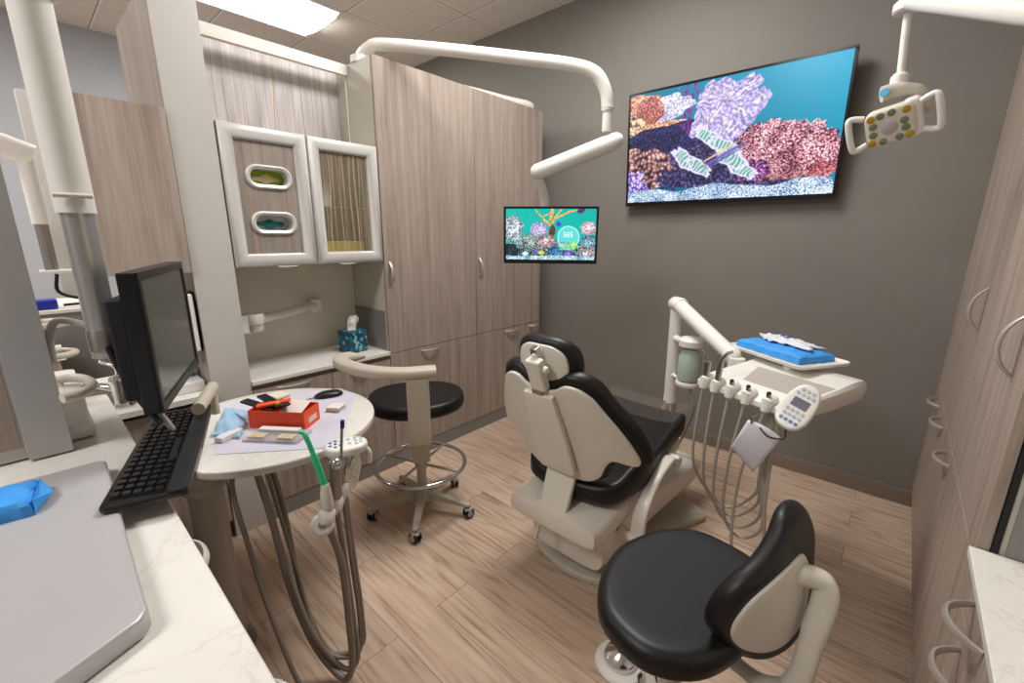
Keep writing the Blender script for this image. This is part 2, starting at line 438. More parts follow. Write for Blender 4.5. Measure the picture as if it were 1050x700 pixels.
troffer(-4.385, -3.70, -1.92, -.58, 'recessed ceiling light above the neighbouring treatment bay')

# ---------------------------------------------------------------- pulls
def pull(parent, c, along, out, L=.13, D=.03, name='handle', m=None, wd=.011):
    """bow handle: c centre on the face, along = direction, out = outward normal"""
    c = Vector(c); a = Vector(along).normalized(); o = Vector(out).normalized(); up = a.cross(o)
    pts = []; n = 14
    for k in range(n+1):
        t = -1+2*k/n
        pts.append(c + a*(t*L/2) + o*(D*(1-abs(t)**2.4)))
    rs = [wd*(.55+.45*(1-abs(-1+2*k/n)**2)) for k in range(n+1)]
    return MB().tube(pts, rs, 10, flat=.5, up=o).build(name, m or NICKEL, parent)

# ---------------------------------------------------------------- west: pillar, niche, tall cabinet
t = thing('end_panel', 'tall pale metallic end panel standing between the sink bay and the glass-door cabinets', 'panel', (-2.65, .58, 0))
MB().box(-2.98, XF-.004, .497, .66, 0, 2.44).build('wood_side', WOODD, t, bevel=.001, label='brown wood side of the panel')
MB().box(XF-.004, XF, .497, .66, 0, 2.44).build('front_face', SILVERP, t, smooth=False)

Y0, Y1 = .662, 1.448
t = thing('tall_cabinet', 'tall light wood storage cabinet below the long monitor arm, against the grey wall', 'cabinet', (-2.6, 2.2, 0))
MB().box(-2.98, XF-.022, 1.45, 2.95, .1, 2.44).build('body', mat('cabinet_side', (196, 192, 180), .45), t, bevel=.001)
MB().box(-2.96, XF-.004, 1.45, 2.95, 0, .1).build('toe_kick', GREYP, t)
MB().box(XF-.42, XF-.03, 1.444, 1.4505, .787, 1.04).build('steel_panel', GREYP, t)
for (a, c_) in ((1.45, 2.2), (2.2, 2.95)):
    d = MB().box(XF-.021, XF, a+.0015, c_-.0015, .775, 2.44).build('door', WOODV, t, bevel=.001)
    pull(d, (XF, a+.035, 1.27), (0, 0, 1), (1, 0, 0), L=.14)
for i, (a, c_) in enumerate(((1.45, 2.014), (2.014, 2.398), (2.398, 2.779), (2.779, 2.95))):
    d = MB().box(XF-.021, XF, a+.0015, c_-.0015, .1, .771).build('drawer' if i in (0, 3) else 'door', WOODV, t, bevel=.001)
    if i != 1: pull(d, (XF, (a+c_)/2 + (.03 if i == 0 else 0), .745), (0, 1, 0), (1, 0, 0), L=.15 if i < 3 else .1)

# upper cabinet with glass doors
t = thing('wall_cabinet', 'white-framed upper cabinet with two patterned glass doors above the small counter', 'cabinet', (-2.5, 1.05, 1.345))
CI = mat('cabinet_interior', (196, 184, 166), .5)
b = MB(); b.box(-2.69, -2.68, Y0, Y1, 1.345, 1.975); b.box(-2.68, XF-.022, Y0, Y0+.016, 1.345, 1.975); b.box(-2.68, XF-.022, Y1-.016, Y1, 1.345, 1.975)
b.box(-2.68, XF-.022, Y0+.016, Y1-.016, 1.345, 1.361); b.box(-2.68, XF-.022, Y0+.016, Y1-.016, 1.959, 1.975)
b.box(-2.68, XF-.022, 1.044, 1.06, 1.361, 1.959)
b.build('body', CI, t)
MB().box(-2.68, -2.36, 1.062, Y1-.018, 1.64, 1.645).build('shelf', mat('glass_shelf', (150, 165, 150), .1, alpha=.5), t)
REED_OP = reed_mat('reed_resin_brown', (148, 138, 129), thin=1.5, col1=(160, 140, 120), col2=(128, 117, 108))
REED_GL = reed_mat('reed_resin_clear', (176, 160, 140), thin=.4, alpha=.18, col1=(200, 180, 140), col2=(212, 196, 160))
def glass_door(a, c_, z0, z1, pm, slots):
    fw = .062
    d = None
    # moulded frame: mitred, with a curved section
    def sect(k):   # inset, x
        return k
    prof = [(0, -.022), (0, -.002), (.006, .006), (.03, .010), (.052, .002), (.06, -.008), (.062, -.018), (.062, -.022)]
    vs = []; fs = []
    for (ins, dx) in prof:
        vs += [(XF+dx, a+ins, z0+ins), (XF+dx, c_-ins, z0+ins), (XF+dx, c_-ins, z1-ins), (XF+dx, a+ins, z1-ins)]
    n = len(prof)
    for i in range(n):
        j = (i+1) % n
        for k in range(4): fs.append((i*4+k, i*4+(k+1) % 4, j*4+(k+1) % 4, j*4+k))
    fr = MB().add(vs, fs).build('door', DOORW, t, angle=50)
    pn = MB()
    if not slots:
        pn.box(XF-.018, XF-.013, a+fw-.002, c_-fw+.002, z0+fw-.002, z1-fw+.002)
        pn.build('glass_panel', pm, fr)
    else:
        # panel with two oval cut-outs, built as a grid of strips round the holes
        ya, yb, za, zb = a+fw-.002, c_-fw+.002, z0+fw-.002, z1-fw+.002
        bands = [(za, None)]
        X_ = XF-.014
        vs = []; fs = []
        zc = [s_[1] for s_ in slots]; mid = (zc[0]+zc[1])/2
        for (cy, cz, ry, rz), (lo, hi) in zip(slots, ((za, mid), (mid, zb))):
            hole = [(cy+u, cz+v) for u, v in rrect(-ry, ry, -rz, rz, rz*.96, 8)]
            r_ = rz*.96; outer = []
            cs = [((yb, cz+rz-r_), (yb, hi), (cy+ry-r_, hi)), ((cy-ry+r_, hi), (ya, hi), (ya, cz+rz-r_)), ((ya, cz-rz+r_), (ya, lo), (cy-ry+r_, lo)), ((cy+ry-r_, lo), (yb, lo), (yb, cz-rz+r_))]
            for (p0, p1, p2) in cs:
                for i in range(9):
                    q0, q1, f_ = (p0, p1, i/4) if i <= 4 else (p1, p2, (i-4)/4)
                    outer.append((q0[0]*(1-f_)+q1[0]*f_, q0[1]*(1-f_)+q1[1]*f_))
            m_ = len(hole); o = len(vs)
            vs += [(X_, y, z) for y, z in hole]+[(X_, y, z) for y, z in outer]
            for i in range(m_):
                j = (i+1) % m_; fs.append((o+i, o+j, o+m_+j, o+m_+i))
        pn.add(vs, fs); pn.build('glass_panel', pm, fr, smooth=False)
        for (cy, cz, ry, rz) in slots:
            vs = []; fs = []
            pr = [(0, -.06), (0, .002), (-.012, .008), (-.02, .002), (-.02, -.004)]
            m_ = 0
            for (ins, dx) in pr:
                L = [(XF-.010+dx, cy+u, cz+v) for u, v in rrect(-ry+ins, ry-ins, -rz+ins, rz-ins, (rz-ins)*.96, 8)]
                m_ = len(L); vs += L
            for i in range(len(pr)-1):
                for k in range(m_): fs.append((i*m_+k, i*m_+(k+1) % m_, (i+1)*m_+(k+1) % m_, (i+1)*m_+k))
            MB().add(vs, fs).build('oval_port', DOORW, fr)
    return fr
slots = ((.865, 1.550, .084, .034), (.865, 1.760, .084, .034))
glass_door(.668, 1.050, 1.345, 1.975, REED_OP, slots)
glass_door(1.056, 1.444, 1.345, 1.975, REED_GL, None)
for yy in (.90, 1.22):
    b = MB().tube([(XF-.004, yy-.05, 1.3445), (XF+.002, yy-.03, 1.340), (XF+.002, yy+.03, 1.340), (XF-.004, yy+.05, 1.3445)], .006, 8)
    b.build('finger_pull', NICKEL, t)
# glove boxes behind the oval ports, and things behind the clear door
def lump(name, c, rx, ry, rz, m, label, cat, seed=1, group=None):
    rr = random.Random(seed); b = MB(); 
    b.sphere((0, 0, 0), 1, 20, 12)
    out = []
    for p in b.v:
        k = 1+.18*math.sin(7*p[0]+seed)*math.sin(9*p[1]+2*seed)+.12*math.sin(13*p[2]+seed)+.06*math.sin(29*p[1])
        out.append((c[0]+p[0]*rx*k, c[1]+p[1]*ry*k, c[2]+p[2]*rz*k))
    b.v = out
    return tag(b.build(name, m), label, cat, group)
def glove_box(cz, bc, gc, label, gname, seed):
    g = thing('glove_box', label, 'glove box', (-2.46, .865, cz-.06))
    b = MB(); X1 = XF-.075
    b.box(X1-.08, X1-.004, .75, .99, cz-.06, cz+.06); b.build('box', bc, g)
    MB().pad([(u+.865, v+cz) for u, v in ell(.085, .034, 30)], [(0, 0), (0, .003)], lambda u, v, w: (X1-.004+w, u, v), 2).build('opening', bc, g)
    rr = random.Random(seed)
    b = MB().sphere((0, 0, 0), 1, 28, 16)
    b.v = [(X1+.006+p[0]*.012*(1+.3*math.sin(20*p[1])), .865+p[1]*.066*(1+.1*math.sin(17*p[2])), cz-.004+p[2]*.018*(1+.35*math.sin(6*p[1]+seed))) for p in b.v]
    b.build('glove', gc, g)
glove_box(1.760, mat('lime_carton', (150, 190, 30), .5), mat('cream_latex', (215, 195, 150), .5), 'green glove box with cream gloves behind the upper oval port', 'glove', 1)
glove_box(1.550, mat('white_carton', (215, 218, 214), .5), mat('teal_nitrile', (10, 130, 118), .35), 'white glove box with teal gloves behind the lower oval port', 'glove', 2)
tag(MB().box(-2.60, -2.48, 1.13, 1.24, 1.647, 1.78).build('supply_carton', mat('pale_carton', (205, 198, 190), .6), bevel=.003), 'pale carton on the glass shelf behind the clear patterned door', 'box')
tag(MB().box(-2.60, -2.44, 1.10, 1.40, 1.362, 1.46).build('supply_carton', mat('yellow_carton', (196, 178, 30), .5), bevel=.004), 'yellow carton at the foot of the clear patterned door', 'box')

# niche above and below
t = thing('niche_surround', 'cream header frame around the reed-patterned translucent panel above the glass doors', 'panel', (-2.62, 1.05, 2.3))
MB().box(-2.60, -2.57, Y0, Y1, 2.385, 2.44).build('header', WHITE, t, bevel=.001)
MB().box(-2.60, -2.594, Y1-.006, Y1, 1.976, 2.385).build('side_trim', WHITE, t)
MB().box(-2.715, -2.705, Y0, Y1, 1.345, 2.44).build('patterned_panel', reed_mat('reed_resin_lilac', (196, 190, 190), thin=.7, col1=(176, 156, 138), col2=(140, 128, 122)), t, smooth=False)
t = tag(MB().box(-2.71, -2.695, Y0, Y1, .79, 1.3435).build('backsplash', NICHE, bevel=.001), 'cream textured backsplash panel behind the tissue box', 'panel')
b = MB().lathe([(.022, 0), (.026, .006), (.020, .012), (.0, .013)], (-2.694, 1.19, 1.075), (1, 0, 0), 24)
b.v = [(p[0], 1.19+(p[1]-1.19)*1.0, 1.075+(p[2]-1.075)*.35) for p in b.v]
tag(b.build('cable_grommet', GREYP), 'small oval grey cable grommet in the cream backsplash', 'grommet')
t = thing('base_cabinet', 'low wood drawer cabinet under the white counter with the tissue box', 'cabinet', (-2.5, 1.05, 0))
MB().box(-2.96, XF-.022, Y0, Y1, .1, .765).build('body', WOODD, t)
MB().box(-2.96, XF-.004, Y0, Y1, 0, .1).build('toe_kick', GREYP, t)
for (a, c_) in ((Y0, 1.067), (1.067, Y1)):
    for (za, zb) in ((.55, .74), (.33, .547), (.1, .327)):
        d = MB().box(XF-.021, XF, a+.0015, c_-.0015, za, zb).build('drawer', WOODV, t, bevel=.001)
        if za > .5: pull(d, (XF, (a+c_)/2, .725), (0, 1, 0), (1, 0, 0), L=.17)
tag(MB().box(-2.695, XF+.012, Y0, Y1-.002, .767, .79).build('countertop', QZ, bevel=.003), 'narrow white quartz counter carrying the tissue box', 'countertop')

# tissue box
t = thing('tissue_box', 'dark teal patterned tissue box on the narrow white counter', 'tissue box', (-2.49, 1.30, .79), math.radians(8))
m, nt, bs = newmat('teal_squares'); 
N, Lk = nt.nodes, nt.links; tc = N.new('ShaderNodeTexCoord'); vo = N.new('ShaderNodeTexVoronoi'); vo.feature = 'F1'; vo.distance = 'CHEBYCHEV'; vo.inputs['Scale'].default_value = 55
cr = N.new('ShaderNodeValToRGB'); cr.color_ramp.interpolation = 'CONSTANT'; e = cr.color_ramp.elements
e[0].position = 0; e[0].color = (*s2l((6, 66, 90)), 1); e[1].position = .4; e[1].color = (*s2l((20, 104, 126)), 1); x = e.new(.55); x.color = (*s2l((8, 70, 92)), 1); x = e.new(.88); x.color = (*s2l((140, 180, 180)), 1)
sp = N.new('ShaderNodeSeparateColor'); Lk.new(tc.outputs['Object'], vo.inputs['Vector']); Lk.new(vo.outputs['Color'], sp.inputs[0]); Lk.new(sp.outputs[0], cr.inputs[0]); Lk.new(cr.outputs[0], bs.inputs['Base Color'])
MB().box(-.060, .060, -.062, .062, 0, .135).build('carton', m, t, bevel=.003, world=False)
b = MB(); pts = []
vs = []; fs = []
n = 18
for j in range(6):
    for i in range(n):
        a = 2*PI*i/n; r = (.026, .022, .024, .03, .03, .022)[j]*(1+.25*math.sin(3*a+j)+.15*math.sin(5*a))
        vs.append((r*math.cos(a)*.7, r*math.sin(a)+.006*j*.6, .133+.016*j+(.012*math.sin(2*a) if j > 3 else 0)))
for j in range(5):
    for i in range(n): fs.append((j*n+i, j*n+(i+1) % n, (j+1)*n+(i+1) % n, (j+1)*n+i))
fs.append(tuple(5*n+i for i in range(n)))
MB().add(vs, fs).build('tissue', mat('white_tissue', (232, 228, 224), .9), t, world=False)

# white articulated bracket on the backsplash
t = thing('folding_bracket', 'white folding arm lying along the cream backsplash under the upper cabinet', 'arm', (-2.6, .9, 1.0))
b = MB().tube(spline([(-2.49, .80, 1.062), (-2.55, .93, 1.068), (-2.61, 1.05, 1.074), (-2.665, 1.16, 1.08)], 5), [.025]*16, 16); b.build('arm', WHITE, t)
MB().lathe([(.04, 0), (.043, .01), (.043, .045), (.038, .052), (0, .053)], (-2.47, .765, 1.045), (0, 0, 1)).build('pivot_cap', WHITE, t)
MB().lathe([(.02, -.045), (.034, -.035), (.036, 0), (0, .001)], (-2.47, .765, 1.045), (0, 0, 1)).build('lamp_head', IVORY, t)
MB().box(-2.692, -2.64, 1.13, 1.20, 1.035, 1.115).build('wall_bracket', WHITE, t, bevel=.008)
MB().box(-2.60, -2.45, .664, .73, 1.0, 1.095).build('side_bracket', WHITE, t, bevel=.008)

# ---------------------------------------------------------------- west: sink bay left of the pillar
t = thing('wood_wall_cabinet', 'plain wood upper cabinet hanging above the sink, left of the pale end panel', 'cabinet', (-2.5, .33, 1.34))
MB().box(-2.9, -2.322, .20, .492, 1.335, 1.985).build('body', WOODD, t)
MB().box(-2.321, -2.30, .20, .492, 1.335, 1.985).build('door', WOODV, t, bevel=.001)
t = thing('sink_cabinet', 'wood base cabinet with sink behind the keyboard and monitor', 'cabinet', (-2.6, .1, 0))
b = MB(); b.box(-2.93, -2.91, -.35, .492, .1, .755); b.box(-2.91, -2.33, -.35, -.33, .1, .755); b.box(-2.91, -2.33, .472, .492, .1, .755); b.box(-2.91, -2.33, -.33, .472, .1, .12); b.build('body', WOODD, t)
MB().box(-2.93, -2.36, -.35, .492, 0, .1).build('toe_kick', GREYP, t)
for (a, c_) in ((-.35, .07), (.07, .492)):
    MB().box(-2.329, -2.31, a+.002, c_-.002, .1, .735).build('door', WOODV, t, bevel=.001)
b = MB(); b.box(-2.95, -2.28, -.36, .02, .76, .785); b.box(-2.95, -2.28, .34, .495, .76, .785); b.box(-2.95, -2.76, .02, .34, .76, .785); b.box(-2.42, -2.28, .02, .34, .76, .785)
tag(b.build('sink_countertop', QZ), 'white quartz sink counter behind the black monitor', 'countertop')
t = thing('sink_basin', 'taupe oval sink basin set in the white counter behind the monitor', 'sink', (-2.59, .18, .6))
vs = []; fs = []; pr = [(.175, .165, .784), (.165, .155, .775), (.15, .14, .70), (.11, .10, .64), (.02, .02, .63)]; n = 32
for (rx, ry, z) in pr:
    for k in range(n):
        a = 2*PI*k/n; vs.append((-2.59+rx*math.cos(a), .18+ry*math.sin(a), z))
for j in range(len(pr)-1):
    for k in range(n): fs.append((j*n+k, j*n+(k+1) % n, (j+1)*n+(k+1) % n, (j+1)*n+k))
fs.append(tuple((len(pr)-1)*n+k for k in range(n)))
MB().add(vs, fs).build('bowl', mat('taupe_sink', (150, 138, 124), .3), t)
t = thing('faucet', 'chrome faucet at the sink, left of the black monitor', 'faucet', (-2.40, .17, .785))
MB().lathe([(.045, 0), (.045, .008), (.032, .02), (.028, .10), (.032, .115), (.028, .13), (0, .132)], (-2.38, .19, .785)).build('body', CHROME, t)
MB().tube(spline([(-2.39, .185, .86), (-2.43, .13, .875), (-2.49, .08, .865), (-2.51, .06, .835)], 6), .017, 14).build('spout', CHROME, t)
MB().tube(spline([(-2.38, .19, .915), (-2.37, .19, .96), (-2.41, .15, .985)], 5), .008, 10).build('lever', CHROME, t)
t = thing('towel_dispenser', 'white paper holder under the wood wall cabinet, right of the monitor', 'dispenser', (-2.5, .48, 1.0))
MB().box(-2.45, -2.345, .425, .4972, .975, 1.245).build('back_plate', BLACKP, t, bevel=.008)
MB().box(-2.344, -2.325, .425, .484, .98, 1.24).build('cover', WHITE, t, bevel=.006)
tag(MB().box(-2.62, -2.36, .36, .484, .7855, .83).build('towel_stack', mat('paper_white', (226, 224, 220), .8), bevel=.004), 'stack of white paper behind the monitor on the sink counter', 'paper')
t = thing('soap_box', 'teal box standing on the sink counter behind the monitor', 'box', (-2.50, .42, .83))
lump('x', (0,0,0), .01, .01, .01, WHITE, 'x', 'x') if False else None
b = MB().box(-2.56, -2.47, .39, .47, .831, .90); b.build('carton', mat('teal_carton', (12, 120, 135), .4), t, bevel=.006)

# ---------------------------------------------------------------- south run: tall cabinet end (gray post), desk
t = thing('south_cabinet', 'grey metallic cabinet end at the left edge of the photo', 'cabinet', (-1.8, -.3, 0))
MB().box(-1.55, -1.525, -.068, .010, .955, 2.44).build('front_post', mat('grey_post', (186, 184, 181), .45), t, bevel=.001)
MB().box(-1.60, -1.55, -.60, .008, .955, 2.44).build('body', SILVERP, t)
MB().box(-1.56, -1.545, -.60, -.075, .985, 2.44).build('side_panel', WOODD, t, bevel=.001)
# ---------------------------------------------------------------- desk
t = thing('desk', 'white quartz topped desk in the lower left corner', 'desk', (-1.1, -.25, 0))
MB().pad(rrect(-2.03, -.33, -.62, .125, .02), rnd(.004, .03, 3), flat(.92), 4).build('top', QZ, t)
MB().box(-2.0, -.40, -.60, .08, .08, .92).build('body', WOODD, t)
MB().box(-1.98, -.45, -.58, .05, 0, .08).build('toe_kick', GREYP, t)
for (a, c_) in ((-1.3, -.86), (-.86, -.42)):
    for (za, zb) in ((.72, .915), (.40, .717), (.085, .397)):
        d = MB().box(a+.002, c_-.002, .081, .1, za, zb).build('drawer', WOODV, t, bevel=.001)
        pull(d, ((a+c_)/2+.10, .1, zb-.05), (1, 0, 0), (0, 1, 0), L=.16, D=.05, wd=.014, m=WHITE)
d = MB().box(-1.99, -1.304, .081, .1, .085, .915).build('door', WOODV, t, bevel=.001)
# silver lid
out = []
for (a_, b_) in zip([(-1.352, -.42), (-1.335, .055), (-.712, .036), (-.655, -.10), (-.635, -.43)], [(-1.335, .055), (-.712, .036), (-.655, -.10), (-.635, -.43), (-1.352, -.42)]):
    A_, B_ = Vector(a_), Vector(b_); L_ = (B_-A_).length
    for f_ in (.012/L_, .03/L_, .35, .65, 1-.03/L_, 1-.012/L_): out.append(tuple(A_*(1-f_)+B_*f_))
t = thing('equipment_case', 'large flat silver equipment lid lying on the white desk', 'equipment', (-1.0, -.2, .95))
MB().pad(out, rnd(.006, .032, 4), flat(.9505), 6).build('lid', mat('silver_plastic', (188, 186, 186), .38, metal=.25), t)
# blue package
def wrapped(name, label, c, ax, size, m, seed, cat='package', tuck=True):
    t_ = thing(name, label, cat, c)
    rr = random.Random(seed); ax = Vector(ax).normalized(); ay = Vector((-ax.y, ax.x, 0)); L, W, Hh = size
    nx, ny = 26, 18; vs = []; fs = []
    def H(i, j, top): 
        u, v = i/(nx-1), j/(ny-1)
        e = 1-max(abs(2*u-1)**14, abs(2*v-1)**14)*.35
        wr = .0022*math.sin(11*u+seed)*math.sin(9*v+2)+.0018*math.sin(31*u+13*v)+.001*rr.random()
        return (Hh*e+wr) if top else 0
    for top in (0, 1):
        for i in range(nx):
            for j in range(ny):
                u, v = i/(nx-1)-.5, j/(ny-1)-.5
                ww = 1 if top == 0 else .975
                p = Vector(c)+ax*(u*L*ww+.002*math.sin(j*1.3)*(abs(u) > .48))+ay*(v*W*ww+.002*math.sin(i*1.1)*(abs(v) > .48)); vs.append((p.x, p.y, p.z+H(i, j, top)))
    def ix(t0, i, j): return t0*nx*ny+i*ny+j
    for top in (0, 1):
        for i in range(nx-1):
            for j in range(ny-1): fs.append((ix(top, i, j), ix(top, i+1, j), ix(top, i+1, j+1), ix(top, i, j+1)))
    for i in range(nx-1):
        for j in (0, ny-1): fs.append((ix(0, i, j), ix(0, i+1, j), ix(1, i+1, j), ix(1, i, j)))
    for j in range(ny-1):
        for i in (0, nx-1): fs.append((ix(0, i, j), ix(0, i, j+1), ix(1, i, j+1), ix(1, i, j)))
    body = MB().add(vs, fs).build('wrap', m, t_, angle=30)
    return t_, ax, ay, body
BLUEW = mat('blue_sterile_wrap', (62, 150, 226), .7, bump=.5, bscale=60, var=.08)
t, ax, ay, bd = wrapped('sterile_pack', 'small bright blue wrapped pack on the silver lid', (-1.215, -.150, .983), (-.12, -1, 0), (.19, .115, .030), BLUEW, 3)
e0 = Vector((-1.215, -.150, .983)) - ax*.095
MB().add([e0+ay*.055+Vector((0,0,.002)), e0-ay*.055+Vector((0,0,.002)), e0-ay*.052+Vector((0, 0, .028)), e0+ay*.052+Vector((0, 0, .028)), e0-ax*.022+Vector((0, 0, .013)), e0-ax*.004+ay*.02+Vector((0, 0, .020))],
         [(0, 1, 4), (1, 2, 4), (2, 5, 4), (5, 3, 4), (2, 3, 5), (3, 0, 4), (0, 1, 2, 3)]).build('folded_end', BLUEW, t, smooth=False)

# ---------------------------------------------------------------- ceiling pole with monitor and keyboard
PX, PY = -1.50, .112
t = thing('monitor_pole', 'thick white ceiling tube with chrome inner pole holding the black monitor', 'pole', (PX, PY, ZC))
MB().cyl((PX, PY, 1.545), (PX, PY, ZC-.001), .037, seg=40).build('outer_tube', WHITE, t)
MB().lathe([(.037, 0), (.052, .004), (.054, .03), (.045, .04), (.037, .04)], (PX, PY, 1.995)).build('collar', WHITE, t)
b = MB(); pts = []
for k in range(13):
    a = math.radians(-170+k*170/12); pts.append((PX+.066*math.cos(a), PY+.066*math.sin(a), 1.58))
MB().tube([(PX+.0400, PY-.036, 1.583), (PX+.0420, PY, 1.583), (PX+.0400, PY+.030, 1.583)], .0055, 10).build('clamp', IVORY, t, label='narrow clamp bar')
MB().cyl((PX, PY, 1.19), (PX, PY, 1.55), .031, seg=36).build('inner_pole', mat('brushed_pole', (186, 184, 180), .34, metal=.75), t)
MB().lathe([(.026, 0), (.033, .008), (.033, .06), (.026, .07)], (PX, PY, 1.20)).build('swivel_collar', STEEL, t)
# monitor local frame
m0 = Vector((-1.26, .155, 0)); m1 = Vector((-1.69, .325, 0)); md = (m0-m1).normalized(); mn = Vector((-md.y, md.x, 0))
if mn.y < 0: mn = -mn
mc = (m0+m1)/2
z0, z1 = 1.085, 1.415
t2 = thing('computer_monitor', 'black computer monitor standing over the black keyboard', 'monitor', (mc.x, mc.y, 1.085))
W_ = (m0-m1).length
up = Vector((0, 0, 1)); zc = (z0+z1)/2; hh = z1-z0
b = MB(); 
b.obox(mc-mn*.008+up*(zc+.0), md, mn, up, W_, .034, hh); b.build('casing', BLACKP, t2, bevel=.003)
b = MB().obox(mc-mn*.040+up*(zc-.012), md, mn, up, W_-.02, .036, hh-.09); b.build('back_housing', BLACKM, t2, bevel=.008)
b = MB()
for (du, dz, su, sz) in ((0, hh/2-.009, W_, .018), (0, -hh/2+.011, W_, .022), (W_/2-.009, 0, .018, hh-.04), (-W_/2+.009, 0, .018, hh-.04)):
    b.obox(mc+mn*.0115+md*du+up*(zc+dz), md, mn, up, su, .005, sz)
b.build('bezel', BLACKP, t2)
b = MB().obox(mc+mn*.0095+up*(zc+.001), md, mn, up, W_-.034, .002, hh-.038); b.build('screen', mat('reflection_grey_screen', (84, 86, 82), .16, spec=.8), t2)  # reflected room light is put into the screen's grey base colour
MB().cyl((PX, PY, 1.23), tuple(mc-mn*.04+up*1.24), .026, seg=28).build('monitor_bracket', BEIGE, t)
MB().tube(spline([(PX+.03, PY, 1.22), (PX+.07, PY+.02, 1.12), (-1.37, .17, 1.02)], 6), .007, 8).build('cable', BLACKP, t)
MB().tube(spline([(PX-.03, PY-.02, 1.27), (PX-.06, PY-.075, 1.285), (PX-.07, PY-.095, 1.24), (PX-.07, PY-.10, 1.18)], 6), .009, 10).build('hose', LHOSE, t)
# keyboard
kA = Vector((-1.006, .146, 1.0)); kB = Vector((-1.494, .312, 1.0))
kd = (kB-kA).normalized(); kn = Vector((-kd.y, kd.x, 0)); 
if kn.y > 0: kn = -kn                      # towards the monitor side
KL = (kB-kA).length; KW = .138; kc = (kA+kB)/2+kn*(KW/2)
t3 = thing('keyboard', 'black computer keyboard with palm rest below the black monitor', 'keyboard', (kc.x, kc.y, .985))
def kp(u, v, w=0): return kc+kd*u+kn*v+up*(w-.015)
b = MB().pad(rrect(-KL/2, KL/2, -KW/2, KW/2, .012), rnd(.003, .012, 2), lambda u, v, w: kp(u, v, w), 3); b.build('body', BLACKP, t3)
b = MB().pad(rrect(-KL/2+.002, KL/2-.002, -KW/2, -KW/2+.035, .01), rnd(.002, .006, 2), lambda u, v, w: kp(u, v, w+.011), 2); b.build('palm_rest', BLACKM, t3)
KEY = mat('key_black', (26, 26, 28), .3)
rows = 5; proto_key = None
def keymesh(su, sv, name):
    b = MB(); h = .007
    vs = [(-su/2, -sv/2, 0), (su/2, -sv/2, 0), (su/2, sv/2, 0), (-su/2, sv/2, 0), (-su*.4, -sv*.38, h), (su*.4, -sv*.38, h), (su*.4, sv*.38, h), (-su*.4, sv*.38, h)]
    b.add(vs, [(3, 2, 1, 0), (4, 5, 6, 7), (0, 1, 5, 4), (1, 2, 6, 5), (2, 3, 7, 6), (3, 0, 4, 7)])
    me = bpy.data.meshes.new(name); me.from_pydata(b.v, [], b.f); me.materials.append(KEY); return me
KM = keymesh(.0175, .0158, 'key'); KS = keymesh(.11, .0158, 'space_bar')
rotk = Matrix((kd, kn, up)).transposed().to_4x4()
def place_key(me, u, v, name='key'):
    o = bpy.data.objects.new(name, me); C.objects.link(o); o.parent = t3
    p = kp(u, v, .0125) - Vector(t3.location)
    o.matrix_local = Matrix.Translation(p) @ rotk
nk = 0
for r in range(5):
    v = -KW/2+.047+r*.0178
    for k in range(19):
        u = -KL/2+.025+k*.0255*(KL-.05)/(18*.0255)
        if r == 0 and 6 <= k <= 10: 
            if k == 8: place_key(KS, u, v, 'space_bar')
            continue
        place_key(KM, u+(.003*r if k < 14 else 0), v); nk += 1
# tray arm and handle
MB().cyl(tuple(kp(KL*.27, -.052, .045)), tuple(kp(KL*.62, -.072, .05)), .017, .017, 24).build('tray_handle', BEIGE, t, label='beige cylindrical tray handle')
MB().tube([tuple(kp(KL*.60, -.071, .05)), tuple(kp(KL*.60, -.071, -.035))], .012, 12).build('handle_stem', BEIGE, t)
MB().obox(kc+kd*.03-up*.019, kd, kn, up, KL*.9, KW*.8, .006).build('keyboard_tray', BLACKM, t, bevel=.004)
MB().tube([(PX+.01, PY, 1.2), tuple(kc+kd*.1-up*.01)], .010, 10).build('tray_strut', STEEL, t)

# ---------------------------------------------------------------- round side table with its assistant instruments
TX, TY, TR, TZ = -1.72, .543, .375, .8
t = thing('round_table', 'round white side table on a grey column with the red box on it', 'table', (TX, TY, 0))
cut = []
for k in range(72):
    a = 2*PI*k/72; q_ = Vector((TX+TR*math.cos(a), TY+TR*math.sin(a))); n_ = Vector((.317, .948)); d_ = (q_-Vector((-1.475, .238))).dot(n_)
    if d_ < 0: q_ = q_-n_*d_
    if not cut or (Vector(cut[-1])-q_).length > .004: cut.append((q_.x, q_.y))
MB().pad(cut, rnd(.006, .028, 3), flat(TZ-.028), 4).build('top', QZ, t)
MB().cyl((-1.645, .285, .05), (-1.645, .285, .66), .052, seg=36).build('column', mat('taupe_column', (170, 164, 156), .4), t)
MB().lathe([(.052, 0), (.062, .01), (.062, .03), (.056, .04), (.065, .11), (.085, .118)], (-1.645, .285, .652)).build('column_head', mat('taupe_column2', (176, 170, 162), .4), t)
MB().lathe([(.075, 0), (.075, .02), (.06, .045), (.052, .055), (0, .055)], (-1.645, .285, 0)).build('foot', GREYP, t)
t4 = t
PAPER = mat('lilac_paper', (205, 202, 214), .8)
P4 = [(-1.87, .895), (-1.752, .905), (-1.39, .66), (-1.36, .57), (-1.577, .312), (-2.05, .47), (-2.04, .60)]
tag(MB().pad([Vector(p) for p in P4], [(0, 0), (0, .0012)], flat(TZ+.0006), 2).build('paper_liner', PAPER, smooth=False), 'pale lilac paper sheet lying flat on the round white table', 'paper')

